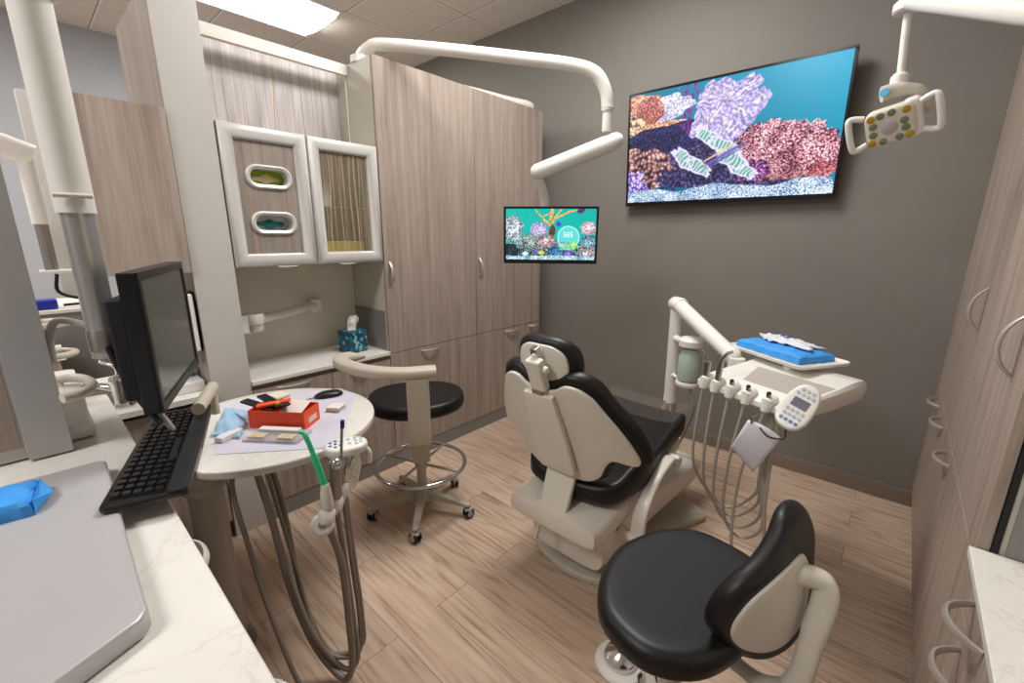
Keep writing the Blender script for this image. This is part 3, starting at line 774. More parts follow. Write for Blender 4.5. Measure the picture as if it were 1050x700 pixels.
# red box with black items
RED = mat('red_card', (248, 84, 40), .45)
t = thing('red_box', 'open red box on the round table holding black pouches and cards', 'box', (-1.67, .56, TZ+.002))
rd = Vector((.80, .60, 0)); rn = Vector((-.60, .80, 0)); ro = Vector((-1.71, .462, TZ+.0022)); RL, RW, RH = .215, .105, .068
b = MB()
def rb(u0, u1, v0, v1, z0_, z1_): b.obox(ro+rd*((u0+u1)/2)+rn*((v0+v1)/2)+up*((z0_+z1_)/2), rd, rn, up, u1-u0, v1-v0, z1_-z0_)
rb(0, RL, 0, RW, 0, .002); rb(0, RL, 0, .002, .002, RH); rb(0, RL, RW-.002, RW, .002, RH); rb(0, .002, .002, RW-.002, .002, RH); rb(RL-.002, RL, .002, RW-.002, .002, RH)
b.build('tray', RED, t)
b = MB(); b.obox(ro+rd*(RL+.0004)+rn*(.055)+up*(.026), rd, rn, up, .0006, .055, .022); b.build('side_label', mat('label_cream', (230, 205, 190), .6), t)
for k, (u, v, z_, l, an, ti, m_) in enumerate(((.015, .045, .072, .13, 2.9, .12, BLACKP), (.045, .075, .078, .14, 2.6, .05, BLACKP), (.085, .06, .074, .12, 2.5, -.2, BLACKP), (.07, .05, .080, .10, .4, .1, RED))):
    d_ = (rd*math.cos(an)+rn*math.sin(an)+up*ti).normalized(); s_ = d_.cross(up).normalized()
    c_ = ro+rd*u+rn*v+up*z_
    o = MB().obox(c_, d_, s_, s_.cross(d_), l*1.15, .034, .009).build(('black_pouch', 'black_pouch', 'black_pouch', 'red_pouch')[k], m_, None, bevel=.002)
    tag(o, ('black flat pouch sticking out over the left end of the red box', 'black flat pouch at the back of the red box', 'black flat pouch lying in the middle of the red box', 'small red pouch among the black ones in the red box')[k], 'pouch')
tag(MB().obox(ro+rd*.15+rn*.06+up*.068, rd, (rn*.96+up*.28), (up*.96-rn*.28), .085, .075, .002).build('white_card', mat('card_white', (236, 222, 212), .7), smooth=False), 'white card standing in the right half of the red box', 'card')
tag(MB().sphere(tuple(ro+rd*.10+rn*.03+up*.088), .008).build('yellow_cap', mat('lime_yellow', (190, 190, 60), .4)), 'tiny yellow round cap on top of the red box contents', 'cap')
# mouse
t = thing('computer_mouse', 'black computer mouse on the far side of the round white table', 'mouse', (-1.79, .80, TZ+.002))
ma = Vector((.03, .133, 0)).normalized(); mb_ = Vector((ma.y, -ma.x, 0)); mcn = Vector((-1.812, .812, TZ+.002))
out = [(u*1.0, v*(1+.15*u/.06)) for u, v in ell(.06, .032, 36, 2.4)]
MB().pad(out, rnd(.012, .020, 4), lambda u, v, w: tuple(mcn+ma*u+mb_*v+up*(w*(1.25-.5*(u/.06)**2-.35*(v/.032)**2) if w > .004 else w)), 6).build('shell', BLACKP, t)
MB().tube([tuple(mcn-ma*.035+up*.0235), tuple(mcn-ma*.018+up*.0275)], .004, 8).build('scroll_wheel', GREYP, t)
MB().tube(spline([tuple(mcn-ma*.06+up*.006), (-1.83, .70, TZ+.006), (-1.86, .66, TZ+.005)], 5), .0022, 6).build('cable', BLACKP, t)
# gauze
for k, (x_, y_, a) in enumerate(((-1.645, .762, .3),)):
    b = MB(); 
    for j in range(5): b.obox((x_+.002*j, y_-.001*j, TZ+.0045+.004*j), (math.cos(a+.08*j), math.sin(a+.08*j), 0), (-math.sin(a+.08*j), math.cos(a+.08*j), 0), up, .055, .055, .0035)
    tag(b.build('gauze_stack', mat('gauze_white', (228, 222, 214), .95), bevel=.0012), 'small stack of white gauze squares in front of the mouse', 'gauze')
tag(MB().obox((-1.96, .66, TZ+.01), (1, .2, 0), (-.2, 1, 0), up, .07, .06, .012).build('gauze_stack', mat('gauze_cream', (222, 214, 190), .95), bevel=.004), 'cream gauze pad behind the red box', 'gauze')
# blister pack
t = thing('shade_guide_tray', 'clear blister tray with two rows of cream tooth shades before the red box', 'tray', (-1.56, .47, TZ+.002))
bo = Vector((-1.585, .425, TZ+.002)); 
MB().obox(bo+rd*.07+rn*.045+up*.006, rd, rn, up, .20, .10, .010).build('tray', mat('clear_tray', (205, 200, 206), .15, alpha=.45), t, bevel=.003)
for row in (0, 1):
    for k in range(5):
        MB().obox(bo+rd*(-.01+row*.105+k*.012)+rn*.02+up*.016, rd, rn, up, .009, .035, .006).build('shade_tab', mat('shade_cream', (222, 204, 170), .4), t, bevel=.002)
MB().obox(bo+rd*.06+rn*.075+up*.014, rd, rn, up, .15, .03, .012).build('cotton_strip', mat('cotton_white', (226, 222, 224), .9), t, bevel=.004)
# mask bundle
t = thing('face_mask', 'crumpled pale blue face mask left of the red box', 'face mask', (-1.80, .44, TZ+.002))
vs = []; fs = []; nx, ny = 20, 14
for i in range(nx):
    for j in range(ny):
        u, v = i/(nx-1)-.5, j/(ny-1)-.5
        x_ = -1.80+rd.x*v*.13+(-1.15)*u*.21; y_ = .43+rd.y*v*.10+(.52)*u*.21
        z_ = TZ+.004+.028*(1-4*u*u)*(1-4*v*v)+.007*abs(math.sin(9*v+6*u))+.004*math.sin(17*u+5*v)
        vs.append((x_, y_, z_))
for i in range(nx-1):
    for j in range(ny-1): fs.append((i*ny+j, (i+1)*ny+j, (i+1)*ny+j+1, i*ny+j+1))
o = MB().add(vs, fs).build('mask_fabric', mat('pale_blue_fabric', (158, 194, 220), .85), t)
md_ = o.modifiers.new('s', 'SOLIDIFY'); md_.thickness = .0015
tag(MB().obox((-1.675, .385, TZ+.012), (-.45, .89, 0), (.89, .45, 0), up, .085, .035, .018).build('white_packet', mat('packet_white', (225, 222, 222), .6), bevel=.003), 'small white packet in front of the pale blue mask', 'packet')

# ---------------------------------------------------------------- assistant's instrument holder
AU = t = thing('assistant_unit', 'white assistant instrument holder with keypad in front of the round table', 'instrument holder', (-1.22, .56, .84))
pc = Vector((-1.228, .588, .836)); pa = Vector((.435, .90, 0)).normalized(); pb = Vector((-pa.y, pa.x, 0))
MB().pad(ell(.066, .048, 36, 2.2), rnd(.010, .030, 4), lambda u, v, w: tuple(pc+pa*u+pb*v+up*(w-.006)), 5).build('keypad_housing', WHITE, t)
b = MB()
for (u, v) in ((-.045, -.01), (-.045, .012), (-.03, -.022), (-.03, .0), (-.03, .02), (-.015, -.012), (-.012, .012)): b.lathe([(.0055, 0), (.0055, .0012), (0, .0013)], tuple(pc+pa*u+pb*v+up*.024), seg=12)
b.build('dark_key', mat('blue_key', (58, 82, 150), .4), t)
b = MB()
for (u, v) in ((.008, .02), (.012, -.01), (.028, .024), (.03, .005), (.032, -.016), (.046, .012), (.046, -.008)): b.lathe([(.0055, 0), (.0055, .0012), (0, .0013)], tuple(pc+pa*u+pb*v+up*.024), seg=12)
b.build('pale_key', mat('pale_key', (150, 175, 185), .4), t)
MB().tube([tuple(pc+up*-.005), tuple(pc+pa*.01+up*-.06), tuple(pc+pa*.0+up*-.13)], [.038, .034, .026], 20, flat=.7).build('holder_body', WHITE, t)
MB().tube(spline([tuple(pc+pa*.05+pb*.02), tuple(pc+pa*.07+up*-.02), tuple(pc+pa*.068+up*-.06)], 4), .006, 8).build('hook', WHITE, t)
MB().tube(spline([tuple(pc+up*-.11), (-1.27, .60, .735), (-1.33, .60, .752), (-1.42, .58, .758)], 6), .014, 14).build('support_arm', IVORY, t)
for (p_, r_) in (((-1.155, .475, .69), .021), ((-1.172, .516, .705), .017), ((-1.184, .545, .735), .016), ((-1.198, .562, .735), .017)):
    MB().lathe([(r_, -.02), (r_*1.15, -.014), (r_*1.15, .014), (r_, .02)], p_, (-.03, .04, .12)).build('holder_ring', WHITE, t)
b = MB().tube(spline([(-1.153, .465, .675), (-1.172, .516, .69), (-1.184, .545, .715), (-1.20, .575, .735)], 4), .013, 10); b.build('holder_bar', WHITE, t)
kn_ = Vector((1.161, -.464, .833)).normalized()
MB().lathe([(.030, -.02), (.033, -.012), (.033, .010), (.026, .018), (.0, .019)], (-1.158, .462, .667), tuple(kn_), 28).build('end_knob', WHITE, t)
MB().lathe([(.012, 0), (.012, .003), (0, .0032)], tuple(Vector((-1.158, .462, .667))+kn_*.019), tuple(kn_), 16).build('knob_screw', STEEL, t)
gi = thing('saliva_ejector', 'bright green bent suction tip in its grey valve handle', 'suction tip', (-1.155, .48, .69))
MB().tube(spline([(-1.173, .432, .970), (-1.168, .446, .956), (-1.162, .462, .885), (-1.155, .479, .79)], 6), [.0055]*6+[.007]*6+[.0095]*7, 14).build('green_tip', mat('green_plastic', (60, 205, 150), .35), gi)
MB().lathe([(.011, 0), (.013, .01), (.016, .03), (.018, .06), (.0185, .075), (0, .076)], (-1.154, .480, .795), (.01, .0, -1), 20).build('valve_handle', IVORY, gi)
gi = thing('suction_handpiece', 'grey metal suction handpiece with round head beside the green tip', 'handpiece', (-1.168, .52, .7))
MB().tube([(-1.168, .523, .835), (-1.169, .521, .80), (-1.171, .518, .72), (-1.172, .515, .69)], [.017, .017, .014, .012], 16).build('body', STEEL, gi)
MB().sphere((-1.166, .523, .838), .019).build('head', CHROME, gi)
gi = thing('air_syringe', 'thin steel air-water syringe with a dark blue tip cover', 'syringe', (-1.18, .545, .74))
MB().tube([(-1.175, .556, .942), (-1.180, .545, .82), (-1.182, .543, .74)], [.004, .0045, .011], 10).build('tube', STEEL, gi)
MB().cyl((-1.1745, .557, .938), (-1.1737, .559, .962), .0062, seg=12).build('tip_cover', mat('navy_plastic', (44, 40, 120), .4), gi)
gi = thing('curing_handpiece', 'flattened chrome handpiece nearest the white keypad', 'handpiece', (-1.196, .56, .75))
MB().tube([(-1.184, .581, .832), (-1.186, .577, .815), (-1.193, .566, .77), (-1.199, .556, .72)], [.010, .017, .017, .011], 16, flat=.6).build('body', CHROME, gi)
# hoses of this unit
G = 'hoses hanging below the round table'
def hose(pts, r, label, m=GREYHOSE, group=G, name='hose', n=10):
    return MB().tube(spline(pts, n), r, 12).build(name, m, AU, label=label)
hose([(-1.157, .478, .655), (-1.162, .508, .50), (-1.160, .512, .27), (-1.162, .508, .10), (-1.20, .49, .032), (-1.30, .45, .12), (-1.37, .42, .33), (-1.44, .41, .60), (-1.50, .40, .77)], .0115, 'thick grey hose coming down from the green suction tip')
hose([(-1.172, .514, .69), (-1.174, .525, .50), (-1.166, .53, .26), (-1.168, .53, .10), (-1.22, .50, .05), (-1.29, .44, .20), (-1.40, .42, .45), (-1.52, .41, .77)], .0085, 'grey hose under the round suction handpiece')
hose([(-1.182, .543, .735), (-1.185, .55, .50), (-1.178, .555, .22), (-1.195, .54, .09), (-1.28, .46, .13), (-1.39, .45, .40), (-1.50, .43, .77)], .007, 'thinner grey hose under the steel syringe')
hose([(-1.198, .556, .72), (-1.19, .56, .50), (-1.180, .565, .25), (-1.19, .555, .12), (-1.27, .48, .10), (-1.36, .45, .30), (-1.47, .46, .60), (-1.53, .45, .77)], .009, 'grey hose under the flattened chrome handpiece')
hose([(-1.53, .36, .77), (-1.50, .33, .70), (-1.44, .335, .52), (-1.36, .34, .35), (-1.28, .36, .14), (-1.24, .38, .02)], .008, 'grey hose nearest the table column')

# ---------------------------------------------------------------- operator stools
def caster(parent, c, ang):
    c = Vector(c); ax = Vector((math.cos(ang), math.sin(ang), 0)); sd = Vector((-ax.y, ax.x, 0))
    b = MB()
    for s_ in (-1, 1):
        p = c+sd*s_*.013; b.lathe([(.020, -.008), (.027, -.006), (.028, 0), (.027, .006), (.020, .008)], tuple(p+up*.028), tuple(sd), 20)
    w_ = b.build('caster', BLACKP, parent)
    b = MB()
    for s_ in (-1, 1): b.lathe([(.016, -.0015), (.016, .0015)], tuple(c+sd*s_*.0225+up*.028), tuple(sd), 16)
    b.tube([tuple(c+up*.035), tuple(c+up*.075)], .008, 10)
    b.lathe([(.024, 0), (.020, .010), (.010, .014)], tuple(c+up*.045), (0, 0, 1), 16)
    return w_, b
def base5(t, cx, cy, R, a0, m):
    MB().lathe([(.05, .07), (.05, .10), (.032, .13), (.026, .14), (.026, .20)], (cx, cy, 0)).build('hub', m, t)
    for k in range(5):
        a = a0+k*2*PI/5; d = Vector((math.cos(a), math.sin(a), 0)); c = Vector((cx, cy, 0)); s_ = Vector((-d.y, d.x, 0))
        vs = []; fs = []
        for (r_, zt, zb, hw) in ((.03, .125, .085, .022), (R*.5, .108, .078, .021), (R-.03, .088, .068, .019), (R+.012, .080, .066, .014)):
            p = c+d*r_; vs += [p-s_*hw+up*zb, p+s_*hw+up*zb, p+s_*hw*.8+up*zt, p-s_*hw*.8+up*zt]
        for j in range(3):
            for q in range(4): fs.append((j*4+q, j*4+(q+1) % 4, (j+1)*4+(q+1) % 4, (j+1)*4+q))
        fs += [(3, 2, 1, 0), (12, 13, 14, 15)]
        lg = MB().add(vs, fs).build('leg', m, t, bevel=.004)
        w_, hb = caster(lg, c+d*R, a+.9)
        hb.build('caster_hub', mat('caster_grey', (170, 168, 165), .4), lg)
STC = mat('stool_taupe', (186, 178, 164), .4, coat=.1)
SX, SY = -1.80, 1.275
t = thing('assistant_stool', 'black-seated dental stool with chrome foot ring and beige arm, by the drawers', 'stool', (SX, SY, 0))
base5(t, SX, SY, .27, math.radians(-45), STC)
MB().cyl((SX, SY, .18), (SX, SY, .40), .026, seg=28).build('outer_column', STC, t)
MB().cyl((SX, SY, .40), (SX, SY, .60), .016, seg=24).build('gas_lift', CHROME, t)
b = MB().torus((SX, SY, .285), .238, .0105, seg=64)
b.build('foot_ring', CHROME, t)
b = MB()
for k in range(4):
    a = math.radians(20)+k*PI/2; b.tube([(SX+.024*math.cos(a), SY+.024*math.sin(a), .285), (SX+.236*math.cos(a), SY+.236*math.sin(a), .285)], .007, 8)
b.lathe([(.034, -.02), (.034, .02)], (SX, SY, .285)); b.build('ring_spokes', STC, t)
so = [(SX-.01+u*math.cos(.95)-v*math.sin(.95), SY+u*math.sin(.95)+v*math.cos(.95)) for u, v in ell(.248, .212, 48, 2.2)]
MB().pad(so, rnd(.03, .062, 5), lambda u, v, w: (u, v, .615+w+(.016*(((u-SX)**2+(v-SY)**2)/.05) if w > .03 else 0)), 6).build('seat', BLACKV, t, angle=60)
MB().box(SX-.09, SX+.09, SY-.07, SY+.07, .59, .616).build('seat_plate', BLACKP, t, bevel=.006)
MB().tube([(SX-.03, SY, .60), (SX-.17, SY-.13, .585)], .006, 8).build('lever', STC, t)
MB().lathe([(.02, -.02), (.024, 0), (.02, .02)], (SX-.18, SY-.14, .583), (.8, .6, 0), 16).build('lever_knob', STC, t)
# arm: curved beige bar around the near side
ac = Vector((SX, SY, 0)); pth = []
for (x_, y_, z_) in ((-2.055, 1.13, .875), (-2.06, 1.02, .885), (-1.96, .965, .885), (-1.78, .985, .885), (-1.64, 1.065, .885), (-1.545, 1.20, .885)): pth.append((x_, y_, z_))
pp = spline(pth, 7); vs = []; fs = []; hw, hh2 = .040, .026; K = 16
for i, p in enumerate(pp):
    d = (pp[min(i+1, len(pp)-1)]-pp[max(i-1, 0)]).normalized(); s_ = Vector((-d.y, d.x, 0)).normalized()
    sc_ = min(1, (.35+i*.16)) if i < 5 else 1
    for k in range(K):
        a = 2*PI*k/K; ca, sa = math.cos(a), math.sin(a)
        vs.append(p+s_*hw*sc_*math.copysign(abs(ca)**.7, ca)+up*hh2*sc_*math.copysign(abs(sa)**.7, sa))
for i in range(len(pp)-1):
    for k in range(K): fs.append((i*K+k, i*K+(k+1) % K, (i+1)*K+(k+1) % K, (i+1)*K+k))
fs += [tuple(range(K)), tuple((len(pp)-1)*K+k for k in range(K))]
MB().add(vs, fs).build('arm_rest', mat('arm_beige', (196, 186, 170), .45), t, angle=50)
bd = Vector((.81, -.58, 0)); bs_ = Vector((.58, .81, 0)); bc_ = Vector((-1.575, 1.118, 0))
MB().pad([(u, v) for u, v in rrect(-.052, .052, .53, .862, .012)], rnd(.006, .022, 3), lambda u, v, w: tuple(bc_+bs_*(u*(1+.0*(v-.5)))+up*v+bd*(w-.011)), 3).build('arm_post', mat('arm_beige2', (204, 196, 180), .4), t)
MB().obox(bc_-bd*.012+up*.50, bs_, bd, up, .085, .016, .13).build('post_slider', STC, t, bevel=.004)
MB().obox(ac*.0+Vector((SX, SY, 0))*.5+bc_*.5+up*.595, bd, bs_, up, .25, .05, .014).build('arm_bracket', STC, t, bevel=.003)
MB().obox(bc_-bd*.012+up*.58, bs_, bd, up, .06, .02, .05).build('bracket_end', STC, t, bevel=.003)

S2x, S2y = -.285, .955
t = thing('operator_stool', 'nearest black dental stool with wraparound black backrest, lower right', 'stool', (S2x, S2y, 0))
base5(t, S2x, S2y, .27, math.radians(50), STC)
MB().cyl((S2x, S2y, .18), (S2x, S2y, .40), .026, seg=28).build('outer_column', STC, t)
MB().cyl((S2x, S2y, .40), (S2x, S2y, .57), .016, seg=24).build('gas_lift', CHROME, t)
out = [(-.478, .95), (-.468, 1.04), (-.42, 1.14), (-.34, 1.205), (-.25, 1.21), (-.16, 1.18), (-.12, 1.10), (-.115, .97), (-.135, .87), (-.175, .79), (-.24, .74), (-.31, .730), (-.40, .765), (-.455, .85)]
MB().pad(cspline(out, 4), rnd(.032, .066, 6), lambda u, v, w: (u, v, .585+w+(.010*(((u-S2x)**2+(v-S2y)**2)/.05) if w > .03 else 0)), 7).build('seat', BLACKV, t, angle=60)
MB().box(S2x-.09, S2x+.09, S2y-.09, S2y+.09, .56, .586).build('seat_plate', BLACKP, t, bevel=.006)
# backrest
cb = Vector((-.098, .931, .74)); ch = Vector((.4088, .7070, .5771)); vb = Vector((-.2386, -.5276, .8153)); ob = Vector((.8809, -.4710, -.0470))
def bmap(bul, off):
    def f(u, v, w):
        return tuple(cb+ch*u+vb*v+ob*(-1.5*u*u+off-w))
    return f
outl = cspline([(-.128, .01), (-.118, .062), (-.080, .108), (-.03, .128), (.035, .125), (.09, .128), (.14, .135), (.185, .105), (.218, .04), (.212, -.02), (.168, -.055), (.115, -.105), (.06, -.150), (-.007, -.172), (-.078, -.150), (-.118, -.08)], 4)
MB().pad(outl, rnd(.024, .050, 6), bmap(0, .014), 6).build('backrest', BLACKV, t, angle=60)
outs = cspline([(-.104, .01), (-.085, .055), (-.042, .088), (.01, .092), (.07, .075), (.125, .040), (.122, -.020), (.068, -.085), (.026, -.112), (-.023, -.118), (-.068, -.096), (-.1, -.045)], 4)
MB().pad(outs, rnd(.005, .014, 3), bmap(0, .020), 6).build('backrest_shell', mat('stool_ivory', (216, 209, 196), .4, coat=.1), t, angle=60)
MB().tube(spline([(-.085, .985, .785), (-.050, 1.0, .80), (-.018, 1.0, .798), (-.012, .992, .76), (-.018, .975, .69), (-.024, .957, .60), (-.04, .955, .54)], 6), [.030]*12+[.027]*13+[.025]*12, 20, flat=.75, up=ch).build('back_post', mat('stool_ivory2', (206, 199, 186), .4, coat=.1), t)
MB().tube(spline([(-.03, .955, .56), (-.10, .955, .52), (-.2, .955, .55), (-.27, .955, .568)], 6), .02, 14, flat=.6).build('back_bracket', STC, t)
t = thing('foot_control', 'round chrome foot control on the floor left of the nearest stool', 'foot pedal', (-.535, 1.195, 0))
MB().lathe([(.088, 0), (.09, .006), (.085, .014), (.06, .018), (0, .018)], (-.535, 1.195, 0), seg=40).build('base_plate', WHITE, t)
MB().lathe([(.058, .018), (.060, .024), (.056, .040), (.02, .058), (0, .060)], (-.535, 1.195, 0), seg=40).build('dome', CHROME, t)

# ---------------------------------------------------------------- dental chair
t = thing('dental_chair', 'black and beige dental patient chair with headrest in the middle of the room', 'dental chair', (-.93, 1.75, 0))
CX = -.93
DB = mat('chair_beige', (220, 213, 200), .38, coat=.15)
# floor plate
pl = cspline([(-1.17, 1.55), (-1.13, 1.46), (-1.0, 1.42), (-.86, 1.42), (-.75, 1.47), (-.715, 1.60), (-.705, 1.90), (-.70, 1.96), (-.595, 2.20), (-.585, 2.24), (-.60, 2.26), (-.70, 2.32), (-.93, 2.33), (-1.16, 2.32), (-1.26, 2.26), (-1.275, 2.24), (-1.265, 2.20), (-1.16, 1.96), (-1.155, 1.90)], 4)
MB().pad(pl, rnd(.010, .035, 4), flat(0), 4).build('floor_plate', mat('chair_plate', (190, 182, 168), .45), t, angle=50)
def loft(secs, m, name, parent, bevel=0, K=28, p=5, angle=45):
    """sections: (y, xc, hw, z0, z1) -> superellipse loft along y"""
    vs = []; fs = []
    for (y_, xc, hw_, za, zb) in secs:
        for k in range(K):
            a = 2*PI*(k+.5)/K; ca, sa = math.cos(a), math.sin(a)
            vs.append((xc+hw_*math.copysign(abs(ca)**(2/p), ca), y_, (za+zb)/2+(zb-za)/2*math.copysign(abs(sa)**(2/p), sa)))
    n = len(secs)
    for i in range(n-1):
        for k in range(K): fs.append((i*K+k, i*K+(k+1) % K, (i+1)*K+(k+1) % K, (i+1)*K+k))
    fs += [tuple(range(K)), tuple((n-1)*K+k for k in range(K))]
    return MB().add(vs, fs).build(name, m, parent, angle=angle)
loft([(1.405, CX, .15, .12, .30), (1.41, CX, .185, .10, .34), (1.46, CX, .19, .10, .34), (1.9, CX, .20, .10, .32), (2.30, CX, .24, .13, .29), (2.40, CX, .24, .15, .27), (2.41, CX, .22, .17, .25)], DB, 'base_housing', t)
loft([(1.275, CX, .18, .33, .385), (1.28, CX, .215, .31, .40), (1.33, CX, .225, .30, .405), (1.45, CX, .225, .31, .42), (1.7, CX, .225, .34, .44), (2.1, CX, .215, .42, .50), (2.11, CX, .19, .44, .49)], DB, 'seat_frame', t)
loft([(1.50, CX, .13, .03, .11), (2.1, CX, .13, .03, .12)], mat('chair_base_grey', (120, 112, 104), .5), 'lift_base', t)  # lift base in a darker grey than the housing
MB().pad(rrect(-1.02, -.87, 1.30, 1.40, .012), [(0, 0), (0, .004)], flat(.401), 2).build('slot_cover', DB, t)
MB().tube([(-.985, 1.285, .30), (-.99, 1.27, .24)], .012, 10, flat=.5).build('release_lever', DB, t)
# backrest shell + cushion
rc = math.radians(20.7); BU = Vector((0, -math.sin(rc), math.cos(rc))); BF = Vector((0, math.cos(rc), math.sin(rc))); BP = Vector((CX, 1.40, .43))
def backmap(k, off, top=.0):
    def f(u, v, w):
        return tuple(BP+Vector((1, 0, 0))*u+BU*v+BF*(k*u*u+off+w))
    return f
half = [(0, .555), (.06, .565), (.10, .59), (.145, .585), (.19, .55), (.222, .49), (.262, .41), (.292, .335), (.312, .265), (.305, .238), (.27, .243), (.226, .256), (.194, .214), (.17, .157), (.124, .122), (.058, .115)]
full = half + [(-u, v) for u, v in reversed(half[1:])]
KB = .72
full = [(u*1.05, v) for u, v in full]; shell = cspline(full, 3)
MB().pad(shell, rnd(.006, .016, 3), backmap(KB, -.008), 8).build('backrest_shell', DB, t, angle=60)
cu = [Vector(p) for p in cspline([(u*1.07, v+.02*(1 if v > .3 else -1)+(.012 if v > .5 else 0)) for u, v in full], 3)]
MB().pad(cu, rnd(.024, .060, 5), backmap(KB, .010), 8).build('backrest_cushion', BLACKV, t, angle=60)
sp_ = [(-.065, .545), (.065, .545), (.085, .35), (.095, .18), (.075, .15), (-.075, .15), (-.095, .18), (-.085, .35)]
MB().pad([Vector(p) for p in sp_], rnd(.005, .022, 3), lambda u, v, w: tuple(BP+Vector((u, 0, 0))+BU*v+BF*(-.028+w)), 3).build('spine_cover', DB, t, angle=50)
vs = []; fs = []
for (y_, z_, hw_) in ((1.445, .62, .072), (1.41, .54, .07), (1.385, .47, .068), (1.36, .40, .066), (1.35, .36, .066)):
    for (dx, dy) in ((-hw_, -.012), (hw_, -.012), (hw_, .014), (-hw_, .014)): vs.append((CX+dx, y_+dy-.05, z_))
for i in range(4):
    for k in range(4): fs.append((i*4+k, i*4+(k+1) % 4, (i+1)*4+(k+1) % 4, (i+1)*4+k))
fs += [(0, 1, 2, 3), (16, 17, 18, 19)]
MB().add(vs, fs).build('spine_neck', DB, t, bevel=.006)
# headrest
HC = BP+BU*.635+BF*.04-Vector((.008, 0, 0)); hr = math.radians(8); HU = Vector((0, -math.sin(hr), math.cos(hr))); HF = Vector((0, math.cos(hr), math.sin(hr)))
ho = cspline([(0, .105), (.07, .10), (.125, .065), (.142, .0), (.125, -.065), (.07, -.098), (0, -.085), (-.07, -.098), (-.125, -.065), (-.142, 0), (-.125, .065), (-.07, .10)], 4)
hm = lambda off: (lambda u, v, w: tuple(HC+Vector((u, 0, 0))+HU*v+HF*(1.6*u*u+off+w)))
MB().pad(ho, rnd(.024, .058, 5), hm(.0), 5).build('headrest', BLACKV, t, angle=60)
MB().pad([Vector(p)*.78 for p in ho], rnd(.004, .014, 2), hm(-.010), 5).build('headrest_shell', DB, t, angle=60)
MB().obox(tuple(BP+BU*.625+BF*-.005+Vector((.006, 0, 0))), (1, 0, 0), BF, BU, .066, .038, .13).build('headrest_bracket', DB, t, bevel=.008)
MB().obox(tuple(BP+BU*.70+BF*.02), (1, 0, 0), BF, BU, .028, .03, .05).build('headrest_link', CHROME, t, bevel=.004)
MB().lathe([(.014, 0), (.014, .02), (.010, .026)], tuple(BP+BU*.65+BF*.0+Vector((.03, 0, 0))), (1, 0, 0)).build('headrest_knob', DB, t)
MB().obox(tuple(BP+BU*.555+BF*-.02), (1, 0, 0), BF, BU, .045, .012, .018).build('latch_plate', STEEL, t)
# seat cushion
vs = []
so = cspline([(-.20, 1.40), (-.08, 1.36), (.08, 1.36), (.20, 1.40), (.245, 1.50), (.27, 1.64), (.255, 1.78), (.24, 1.95), (.235, 2.08), (.19, 2.15), (0, 2.16), (-.19, 2.15), (-.235, 2.08), (-.24, 1.95), (-.255, 1.78), (-.27, 1.64), (-.245, 1.50)], 4)
def seatmap(u, v, w):
    zz = .435+.10*max(0, (v-1.45)/.7)**1.0
    rim = .035*(min(1, abs(u)/.25)**4) if w > .06 else 0
    bol = .045*math.exp(-((v-1.58)/.10)**2)*(min(1, abs(u)/.22)**3) if w > .05 else 0
    return (CX+u, v, zz+w*(1 if v < 2.0 else 1-.15*(v-2.0)/.16)+rim+bol)
MB().pad(so, rnd(.03, .085, 6), seatmap, 8).build('seat_cushion', BLACKV, t, angle=60)
# armrests
for s_ in (-1, 1):
    xa = CX+s_*.278
    pts = spline([(xa, 1.52, .24), (xa, 1.54, .38), (xa, 1.64, .485), (xa, 1.78, .525), (xa, 1.86, .49)] if s_ > 0 else [(xa, 1.55, .42), (xa, 1.52, .48), (xa, 1.56, .57), (xa, 1.68, .62), (xa, 1.78, .61)], 7)
    vs = []; fs = []; K = 14
    for i, p in enumerate(pts):
        d = (pts[min(i+1, len(pts)-1)]-pts[max(i-1, 0)]).normalized(); n_ = Vector((0, -d.z, d.y))
        for k in range(K):
            a = 2*PI*k/K; ca, sa = math.cos(a), math.sin(a)
            vs.append(p+Vector((1, 0, 0))*(.030)*math.copysign(abs(ca)**.4, ca)+n_*.014*math.copysign(abs(sa)**.5, sa))
    for i in range(len(pts)-1):
        for k in range(K): fs.append((i*K+k, i*K+(k+1) % K, (i+1)*K+(k+1) % K, (i+1)*K+k))
    fs += [tuple(range(K)), tuple((len(pts)-1)*K+k for k in range(K))]
    MB().add(vs, fs).build('armrest', DB, t, angle=50)
    p = pts[-1]
    MB().lathe([(.024, -.028), (.030, -.022), (.030, .022), (.024, .028)], tuple(p), (1, 0, 0)).build('armrest_knob', DB, t)
    MB().tube([(xa, pts[0].y, pts[0].z+.02), (CX+s_*.2, pts[0].y, pts[0].z+.04)], .022, 12).build('armrest_pivot', DB, t)
# clear foot cover
fcv = MB(); vs = []; fs = []
for i in range(9):
    v = 1.98+i*.032
    for j in range(9):
        u = -.225+j*.055; q = max(0, v-2.10)
        vs.append((CX+u*(1+.25*q), v, .435+.10*(v-1.45)/.7+.092-.9*q*q+.02*(abs(u)/.225)**4))
for i in range(8):
    for j in range(8): fs.append((i*9+j, i*9+j+1, (i+1)*9+j+1, (i+1)*9+j))
o = fcv.add(vs, fs).build('foot_cover', mat('clear_vinyl', (150, 140, 130), .15, alpha=.14), t, label='clear vinyl cover over the foot end')

# ---------------------------------------------------------------- delivery unit
t = thing('delivery_unit', 'white dental delivery unit with hoses, tray and keypad right of the chair', 'delivery unit', (-.35, 1.9, .9))
da = Vector((.92, -.39, 0)).normalized(); db = Vector((.39, .92, 0)).normalized(); D0 = Vector((-.555, 1.815, 0))
def dp(u, v, z=0): return D0+da*u+db*v+up*z
